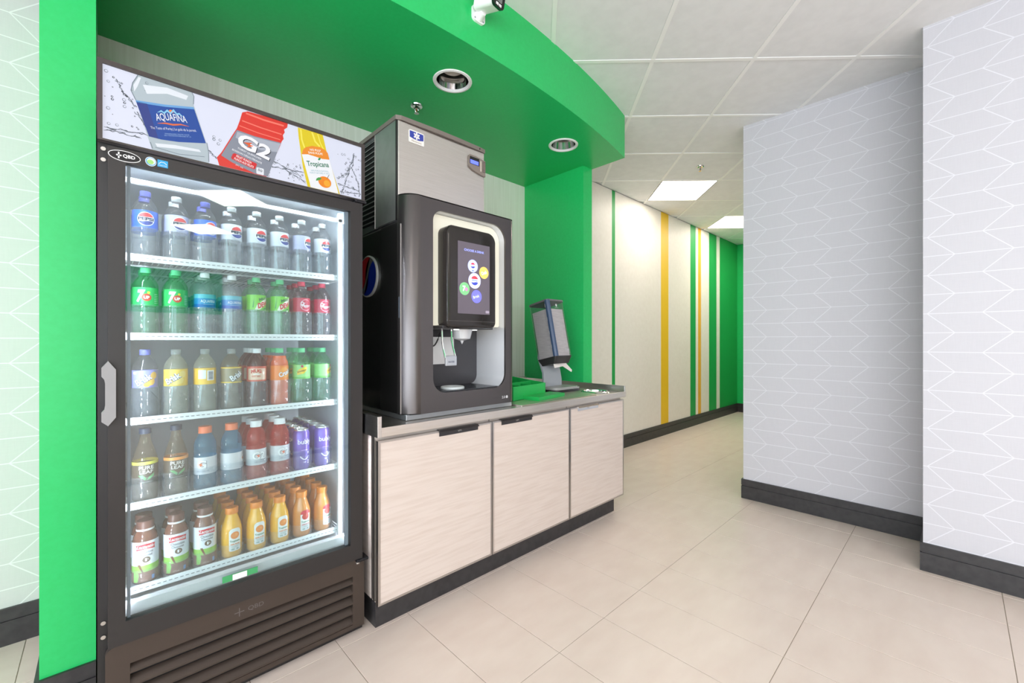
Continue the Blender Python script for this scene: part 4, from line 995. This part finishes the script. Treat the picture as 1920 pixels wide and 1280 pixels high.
SPORT = [(0, 0.004), (0.024, 0), (0.031, 0), (0.0350, 0.006), (0.0355, 0.03), (0.0340, 0.045), (0.0355, 0.055), (0.0355, 0.118), (0.0335, 0.124), (0.0355, 0.130), (0.0335, 0.137), (0.0352, 0.145), (0.0335, 0.165), (0.0260, 0.185), (0.0190, 0.196), (0.0170, 0.200), (0.0170, 0.222)]
TEA = [(0, 0.004), (0.024, 0), (0.031, 0), (0.0345, 0.007), (0.0345, 0.125), (0.0325, 0.142), (0.0240, 0.172), (0.0160, 0.198), (0.0138, 0.212), (0.0135, 0.238)]
JUG = [(0, 0.004), (0.024, 0), (0.030, 0), (0.0340, 0.007), (0.0345, 0.05), (0.0345, 0.090), (0.0320, 0.112), (0.0230, 0.140), (0.0195, 0.152), (0.0185, 0.160), (0.0185, 0.178)]
MILK = [(0, 0.004), (0.024, 0), (0.032, 0), (0.0350, 0.006), (0.0350, 0.085), (0.0335, 0.100), (0.0350, 0.118), (0.0345, 0.135), (0.0300, 0.158), (0.0225, 0.172), (0.0205, 0.178), (0.0200, 0.200)]
def cap_mesh(r, z0, z1): return [(0, z1), (r-0.0012, z1), (r, z1-0.0015), (r, z0+0.003), (r+0.0004, z0+0.0028), (r+0.0004, z0), (r-0.001, z0), (0, z0+0.0005)]
def bottle(name, label, cat, group, prof, body, cap=None, capm=None, band=None, prints=(), r=0.0338, fill=None, h=None):
    """prints: list of (part name, [2D shapes], rgb, layer)"""
    t = thing(name, (0, 0, 0), label, cat, group)
    MB().lathe(prof, 26).build('body', body, t, True, 60)
    if cap: MB().lathe(cap_mesh(*cap), 22).build('cap', capm, t, True, 40)
    if fill:
        fm, zf = fill
        pf = [(max(q-0.0015, 0), max(zz, 0.0015)) for q, zz in prof if zz < zf]+[(max(0.0, [q for q, zz in prof if zz < zf][-1]-0.002), zf), (0, zf)]
        MB().lathe(pf, 22).build('drink', fm, t, True, 60)
    host = t
    if band:
        for (z0, z1, rgb) in band:
            host_ = MB().lathe([(r+0.0003, z0), (r+0.0003, z1)], 30).build('wrap_label', pr(rgb), t, True, 60)
            if host is t: host = host_
    for nm, shapes, rgb, lay in prints:
        decal(nm, shapes, pr(rgb), round_print(r), lay, host, 0.005)
    return t
WHT, REDP, NAVY = (240, 240, 242), (214, 50, 54), (40, 60, 140)
def globe_print(z, rr=0.0232, s=0.0):
    u, d = globe(s, z, rr*0.9)
    return [('emblem', [ell(s, z, rr, rr, 30)], WHT, 0), ('emblem_red', [u], REDP, 1), ('emblem_blue', [d], NAVY, 1), ('lettering', [tx('PEPSI', s, z, rr*1.78, rr*0.46, bold=0.05)], (30, 40, 60), 2)]
def barcode(x0, x1, z0, z1):
    out = []; x = x0; q = random.Random(3)
    z = z0
    while z < z1-0.001: w = q.choice((0.0006, 0.001, 0.0015)); out.append(rct(x0, x1, z, z+w)); z += w+q.choice((0.0006, 0.001))
    return out
B0, B1 = 0.102, 0.160; BM = 0.131
GRN, GRN_C = (70, 190, 104), mat('cap_green', (100, 200, 140), 0.35)
CW, CB, CR, CO, CT, CBR = mat('cap_white', (236, 236, 238), 0.35), mat('cap_blue', (110, 116, 210), 0.35), mat('cap_red', (206, 60, 84), 0.35), mat('cap_orange', (240, 140, 44), 0.35), mat('cap_coral', (240, 128, 88), 0.35), mat('cap_brown', (112, 74, 64), 0.35)
CN = mat('cap_navy', (50, 62, 84), 0.35)
CLR = clear('cap_clear', (225, 232, 235), 0.1, 1.0, 0.25, (215, 222, 226))
sc = (0.0148, 0.211, 0.229)
kinds = {}
def proto(key, fn): kinds[key] = fn
proto('cola_blue', lambda: bottle('soda_bottle', '', 'bottle', '', SODA, PET_C, sc, CB, [(B0, B1, (36, 96, 206))], globe_print(BM)))
proto('cola_clear', lambda: bottle('soda_bottle', '', 'bottle', '', SODA, PET_C, sc, CW, [(B0, B1, (176, 178, 206))], globe_print(BM)))
proto('cola_silver', lambda: bottle('soda_bottle', '', 'bottle', '', SODA, PET_C, sc, CW, [(B0, B1, (206, 210, 218))], globe_print(BM)))
proto('lemon_lime', lambda: bottle('soda_bottle', '', 'bottle', '', SODA, PET_G, sc, GRN_C, [(B0, B1, GRN)], [
    ('lettering', [tx('7', -0.008, BM, 0.02, 0.042, shear=0.15, bold=0.05)], WHT, 0), ('emblem', [ell(0.008, BM-0.004, 0.0125, 0.0125, 22)], (214, 50, 60), 1), ('lettering', [tx('UP', 0.008, BM-0.004, 0.015, 0.010, bold=0.05)], WHT, 2), ('spot', [ell(0.013, BM+0.012, 0.004, 0.004, 12)], (236, 206, 60), 1), ('fine_print', [rct(0.030, 0.044, B0+0.006+k*0.006, B0+0.0085+k*0.006) for k in range(6)], (190, 230, 200), 0)]))
proto('water', lambda: bottle('water_bottle', '', 'bottle', '', SODA, PET, sc, CW, [(B0, 0.114, (20, 84, 176)), (0.114, 0.135, (40, 128, 192)), (0.135, 0.150, (96, 180, 200))], [('lettering', [tx('AQUAFINA', 0.0, 0.124, 0.048, 0.012)], WHT, 0), ('underline', [rct(-0.016, 0.016, 0.1135, 0.1143)], (190, 215, 240), 0)]))
dew = [pg([(-0.026, B0+0.001), (-0.018, B0+0.020), (0.022, B1-0.004), (0.030, B1-0.012), (0.026, B1-0.028), (-0.010, B0+0.001)])]
proto('citrus', lambda: bottle('soda_bottle', '', 'bottle', '', SODA, PET_G, sc, GRN_C, [(B0, B1, (120, 206, 62))], [('burst', dew, (236, 240, 220), 0), ('lettering', [tx('DEW', 0.004, 0.124, 0.042, 0.020, 0.35, 0.25, 0.05)], (216, 44, 50), 1), ('lettering', [tx('Mtn', 0.002, 0.146, 0.030, 0.012, 0.35, 0.2, 0.03)], (40, 110, 60), 1), ('leaf', [pg([(0.0, B0+0.002), (0.012, B0+0.010), (0.024, B0+0.006), (0.012, B0+0.002)]), pg([(-0.034, B0+0.01), (-0.028, B1-0.01), (-0.03, B0+0.008)])], (30, 140, 70), 1)]))
proto('pepper', lambda: bottle('soda_bottle', '', 'bottle', '', SODA, PET_D, sc, CR, [(B0, B1, (196, 34, 70))], [('lettering', [tx('Dr', -0.011, 0.137, 0.016, 0.016, 0.1, 0.2, 0.02), tx('Pepper', 0.004, 0.127, 0.040, 0.017, 0.1, 0.2, 0.02)], WHT, 0), ('oval_ring', [ringm(0.0, 0.131, 0.0225, 0.0012)], (236, 190, 200), 0)]))
def brisk(c1, c2, txtc=(236, 238, 240), dark=(50, 66, 96)):
    return [('fruit', [ell(0.016, 0.122, 0.013, 0.013, 16), ell(0.026, 0.142, 0.010, 0.012, 16), ell(0.006, 0.112, 0.009, 0.008, 14)], c2, 0), ('lettering', [tx('Brisk', -0.0020, 0.1285, 0.050, 0.023, 0.60, 0.1, 0.09)], dark, 1), ('lettering', [tx('Brisk', -0.0025, 0.129, 0.047, 0.021, 0.60, 0.1, 0.03)], txtc, 2)]
proto('tea_blue', lambda: bottle('tea_bottle', '', 'bottle', '', SODA, PET_C, sc, CB, [(B0, B1, (150, 150, 220))], brisk(0, (240, 190, 90))+[('patch', [rct(-0.034, -0.022, 0.148, 0.155)], WHT, 0)]))
proto('tea_lemon', lambda: bottle('tea_bottle', '', 'bottle', '', SODA, PET_L, sc, CLR, [(B0, B1, (244, 206, 84))], brisk(0, (248, 222, 130))))
proto('tea_back', lambda: bottle('tea_bottle', '', 'bottle', '', SODA, PET_L, sc, CLR, [(B0, B1, (244, 196, 66))], [('barcode_patch', [rct(-0.003, 0.020, 0.116, 0.152)], WHT, 0), ('barcode_bars', barcode(0.001, 0.016, 0.119, 0.149), (110, 112, 120), 1), ('fact_patch', [rct(-0.030, -0.006, 0.122, 0.154)], (226, 228, 222), 0)]))
proto('tea_dark', lambda: bottle('tea_bottle', '', 'bottle', '', SODA, PET_T, sc, CLR, [(B0, 0.106, (244, 206, 84)), (0.106, 0.156, (150, 138, 110)), (0.156, B1, (244, 206, 84))], brisk(0, (160, 150, 120))))
proto('root_beer', lambda: bottle('soda_bottle', '', 'bottle', '', SODA, PET_M, sc, CW, [(B0, B1, (214, 92, 72))], [('field', [pg(rrect(-0.034, 0.034, 0.108, 0.152, 0.004))], (232, 196, 172), 0), ('lettering', [tx('MUG', -0.004, 0.140, 0.036, 0.014, bold=0.06, arch=0.003), tx('ROOT BEER', -0.004, 0.122, 0.030, 0.006, bold=0.02)], (196, 62, 44), 1), ('swirl', [ribbon([(-0.014, 0.129), (-0.004, 0.131), (0.008, 0.128)], 0.003)], WHT, 1)]))
proto('orange_soda', lambda: bottle('soda_bottle', '', 'bottle', '', SODA, PET, sc, GRN_C, [(B0, B1, (244, 132, 44))], [('burst', [ell(0.002, 0.132, 0.021, 0.021, 24)], (250, 164, 70), 0), ('lettering', [tx('Crush', 0.0015, 0.1295, 0.050, 0.022, 0.40, 0.1, 0.10)], (200, 70, 30), 1), ('lettering', [tx('Crush', 0.001, 0.130, 0.047, 0.019, 0.40, 0.1, 0.04)], WHT, 2)], fill=(ORANGE, 0.199)))
proto('ginger', lambda: bottle('soda_bottle', '', 'bottle', '', SODA, PET_G, sc, GRN_C, [(B0, 0.110, (110, 190, 90)), (0.110, B1, (150, 216, 130))], [('swoosh', [pg([(-0.012, 0.118), (-0.014, 0.130), (-0.006, 0.142), (0.020, 0.152), (0.026, 0.148), (0.024, 0.136), (0.012, 0.124)])], (240, 200, 50), 0), ('lettering', [tx('Schweppes', 0.005, 0.1345, 0.036, 0.010, 0.30, 0.1, 0.02)], (90, 70, 30), 1), ('spot', [ell(0.006, 0.154, 0.005, 0.005, 14)], (200, 60, 90), 1)]))
def leafs(z): return [pg([(-0.002, z-0.010), (-0.016, z+0.002), (-0.022, z+0.008), (-0.010, z+0.008), (0.0, z-0.002)]), pg([(0.0, z-0.010), (0.008, z+0.002), (0.022, z+0.012), (0.020, z+0.002), (0.010, z-0.006)])]
def leaf_tea(c): return bottle('tea_bottle', '', 'bottle', '', TEA, PET_T, (0.0165, 0.222, 0.240), CN, [(0.060, 0.122, (96, 84, 72)), (0.122, 0.132, c)], [('lettering', [tx('PURE', 0.0, 0.112, 0.040, 0.012, bold=0.01), tx('LEAF', 0.0, 0.098, 0.036, 0.011, bold=0.01)], (226, 224, 220), 0), ('leaf', leafs(0.080), (104, 170, 110), 0), ('fine_print', [rct(-0.018, 0.018, 0.064, 0.0648)], (200, 196, 190), 0)], r=0.0345)
proto('tea_yellow_band', lambda: leaf_tea((222, 220, 92)))
proto('tea_orange_band', lambda: leaf_tea((242, 160, 84)))
def gat(body, capm, word, bolt):
    return bottle('sports_drink_bottle', '', 'bottle', '', SPORT, body, (0.0205, 0.200, 0.224), capm, [(0.056, 0.117, (216, 216, 222))], [('lettering', [tx(word, -0.002, 0.090, 0.030 if word == 'G' else 0.046, 0.034, bold=0.08)], (150, 152, 162), 0), ('lettering', [tx(word, -0.003, 0.091, 0.028 if word == 'G' else 0.044, 0.031, bold=0.04)], WHT, 1), ('bolt', [pg([(-0.014, 0.092), (0.0, 0.097), (-0.004, 0.091), (0.002, 0.090), (-0.009, 0.083), (-0.006, 0.089)])], bolt, 2), ('fine_print', [tx('THIRST QUENCHER', 0, 0.067, 0.040, 0.005)], (140, 144, 156), 0)], r=0.0355)
proto('sport_blue', lambda: gat(PET_B, CT, 'G', (236, 120, 50)))
proto('sport_red', lambda: gat(PET_R, CW, 'G2', (232, 100, 60)))
def can():
    t = thing('drink_can', (0, 0, 0), '', 'can', '')
    MB().lathe([(0, 0.006), (0.022, 0.004), (0.026, 0), (0.028, 0.002), (0.033, 0.012), (0.033, 0.150), (0.0275, 0.162)], 26).build('body', mat('purple_can', (122, 92, 190), 0.25, 0.3, coat=0.3), t, True, 60)
    MB().lathe([(0.0275, 0.162), (0.0280, 0.166), (0.0270, 0.168), (0.0262, 0.166), (0.025, 0.162), (0, 0.162)], 26).build('lid', mat('can_lid', (214, 212, 214), 0.25, 0.8), t, True, 40)
    MB().box(-0.006, 0.006, -0.012, 0.006, 0.1622, 0.164).build('pull_tab', ALU, t)
    b = round_print(0.033)
    sm = ribbon([(-0.018+0.036*i/14, 0.058-0.014*math.sin(PI*i/14)) for i in range(15)], 0.0042)
    decal('lettering', [tx('bubly', 0.0, 0.115, 0.054, 0.026, bold=0.015)], pr((236, 230, 240)), b, 0, t, 0.005)
    decal('smile', [sm], pr((236, 230, 240)), b, 0, t, 0.005)
    decal('fine_print', [rct(-0.014, 0.014, 0.082, 0.0835), rct(-0.005, 0.005, 0.030, 0.036)], pr((206, 190, 226)), b, 0, t, 0.005)
    return t
proto('can', can)
def milk():
    t = bottle('chocolate_milk_bottle', '', 'bottle', '', MILK, COCOA, (0.0235, 0.178, 0.203), CBR, [(0.006, 0.040, (132, 84, 62)), (0.040, 0.062, (150, 200, 90)), (0.062, 0.140, (226, 230, 238))], [
        ('pour', [pg([(-0.022, 0.066), (-0.014, 0.066), (-0.004, 0.036), (0.008, 0.034), (0.004, 0.020), (-0.020, 0.020), (-0.010, 0.040)])], (120, 72, 52), 0), ('grass', [pg([(-0.034, 0.008), (-0.034, 0.050), (-0.024, 0.052), (-0.018, 0.030), (-0.022, 0.008)])], (140, 206, 80), 0),
        ('ribbon', [pg([(-0.026, 0.112), (-0.024, 0.122), (-0.027, 0.130), (0.0, 0.133), (0.027, 0.130), (0.024, 0.122), (0.026, 0.112), (0.0, 0.116)])], (210, 40, 54), 0), ('lettering', [tx('Lactantia', 0.0, 0.1235, 0.044, 0.011, shear=0.3, bold=0.02)], WHT, 1),
        ('lettering', [tx('Chocolate', 0.0, 0.106, 0.040, 0.009, bold=0.01), tx('Chocolat', 0.0, 0.0955, 0.036, 0.008, bold=0.01)], (70, 66, 76), 0), ('medallion', [ell(0.002, 0.080, 0.0105, 0.0095, 22)], (110, 90, 70), 0), ('lettering', [tx('1', 0.001, 0.080, 0.005, 0.010, bold=0.05), tx('%', 0.0065, 0.081, 0.004, 0.005)], WHT, 1),
        ('seal', [rct(0.016, 0.024, 0.010, 0.024)], (110, 160, 220), 1), ('lettering', [tx('473 mL', -0.004, 0.013, 0.018, 0.005)], (226, 210, 196), 1)], r=0.0352)
    MB().lathe([(0.0205, 0.171), (0.0245, 0.172), (0.0245, 0.178), (0.0205, 0.178)], 24).build('neck_ring', CW, t, True, 40)
    return t
proto('milk', milk)
def juice(drink, top, fruit, band):
    lab = rrect(-0.0195, 0.0195, 0.024, 0.108, 0.012, 5, (0.006, 0.006, 0.014, 0.014))
    pts = [('label_patch', [pg(lab)], (244, 244, 244), 0)]
    if top: pts.append(('label_top', [pg([(a, b) for a, b in lab if b > 0.09]+[(-0.0195, 0.092), ][:1] + [(-0.0195, 0.0915), (0.0195, 0.0915)][:2][::1])], top, 1))
    pts += [('fruit', [ell(0.0, 0.082, 0.014, 0.0135, 22)], fruit, 1), ('fruit_shine', [ribbon([(-0.008, 0.082), (0.0, 0.078), (0.009, 0.083)], 0.0025), ell(0.003, 0.086, 0.005, 0.004, 12)], tuple(min(255, c+26) for c in fruit), 2), ('lettering', [tx('Tropicana', 0.0, 0.060, 0.033, 0.010, bold=0.02)], (30, 130, 90), 1), ('lettering', [tx('100% PURE', 0.0, 0.049, 0.030, 0.006, bold=0.03)], band, 1), ('fine_print', [rct(-0.012, 0.012, 0.041, 0.0425), rct(-0.010, 0.010, 0.037, 0.0385), rct(-0.012, -0.002, 0.028, 0.034), rct(0.004, 0.012, 0.028, 0.034)], (170, 190, 180), 1)]
    return bottle('juice_bottle', '', 'bottle', '', JUG, drink, (0.0215, 0.158, 0.180), CO, None, pts, r=0.0347)
proto('orange_juice', lambda: juice(JUICE, None, (242, 146, 72), (240, 140, 60)))
proto('apple_juice', lambda: juice(APPLE, (216, 60, 76), (206, 70, 60), (214, 70, 80)))
W_ = {'cola_blue': 'cola bottle with bright blue label', 'cola_clear': 'cola bottle with pale violet label', 'cola_silver': 'diet cola bottle with silver label', 'lemon_lime': 'green lemon-lime soda bottle', 'water': 'clear water bottle with white cap', 'citrus': 'green citrus soda bottle', 'pepper': 'dark soda bottle with red cap', 'tea_blue': 'iced tea bottle with violet label', 'tea_lemon': 'lemonade bottle with yellow label', 'tea_back': 'lemonade bottle turned to show its barcode', 'tea_dark': 'iced tea bottle with yellow-edged dark label', 'root_beer': 'root beer bottle with red and cream label', 'orange_soda': 'orange soda bottle with green cap', 'ginger': 'ginger ale bottle with pale green label', 'tea_yellow_band': 'slim-necked tea bottle with yellow band', 'tea_orange_band': 'slim-necked tea bottle with orange band', 'sport_blue': 'blue sports drink bottle with orange cap', 'sport_red': 'red sports drink bottle with white cap', 'can': 'purple drink can', 'milk': 'chocolate milk bottle', 'orange_juice': 'orange juice bottle', 'apple_juice': 'amber apple juice bottle'}
ORD = ['leftmost', 'second from left', 'third from left', 'fourth from left', 'fifth from left', 'third from right', 'second from right', 'rightmost']
ROWS = ['front row', 'second row', 'third row', 'fourth row', 'fifth row']
PLAN = [
    [('cola_blue', 2, 0), ('cola_clear', 2, 14), ('cola_blue', 2, 26), ('cola_silver', 2, 22), ('cola_silver', 2, 20), ('cola_silver', 2, 24), ('cola_clear', 2, 40), ('cola_silver', 2, 12)],
    [('lemon_lime', 2, -12), ('lemon_lime', 2, -12), ('water', 3, 12), ('water', 3, 8), ('citrus', 2, 24), ('citrus', 2, 14), ('pepper', 3, 14), ('pepper', 3, 6)],
    [('tea_blue', 1, -6), ('tea_lemon', 1, -16), ('tea_back', 1, 8), ('tea_dark', 1, 24), ('root_beer', 3, -8), ('orange_soda', 3, 18), ('ginger', 3, -22), ('ginger', 3, 34)],
    [('tea_yellow_band', 1, 2), ('tea_orange_band', 1, 2), ('sport_blue', 1, -20), ('sport_blue', 1, 70), ('sport_red', 3, 8), ('sport_red', 3, 16), ('can', 5, 8), ('can', 5, 6)],
    [('milk', 2, -2), ('milk', 2, 2), ('milk', 2, 4), ('orange_juice', 4, 8), ('orange_juice', 4, 8), ('orange_juice', 5, 8), ('apple_juice', 5, 10), ('apple_juice', 5, 20)]]
made = {}
rn = random.Random(5)
for si, row in enumerate(PLAN):
    for ci, (kd, rows, rot) in enumerate(row):
        for ri in range(rows):
            if kd not in made: made[kd] = kinds[kd](); b = made[kd]
            else: b = copy_tree(made[kd])
            hz = SZ[si]+0.0085
            if kd == 'can': hz += 0.0
            b.location = (COLX[ci]+(rn.uniform(-0.001, 0.001)), 1.9075+ri*0.0745+rn.uniform(0, 0.001), hz)
            b.rotation_euler = (0, 0, math.radians(rot+(rn.uniform(-25, 25) if ri else 0)))
            b['label'] = '%s, %s shelf, %s column, %s' % (W_[kd], shelf_words[si], ORD[ci], ROWS[ri])
            b['group'] = 'drinks on the %s cooler shelf' % shelf_words[si]
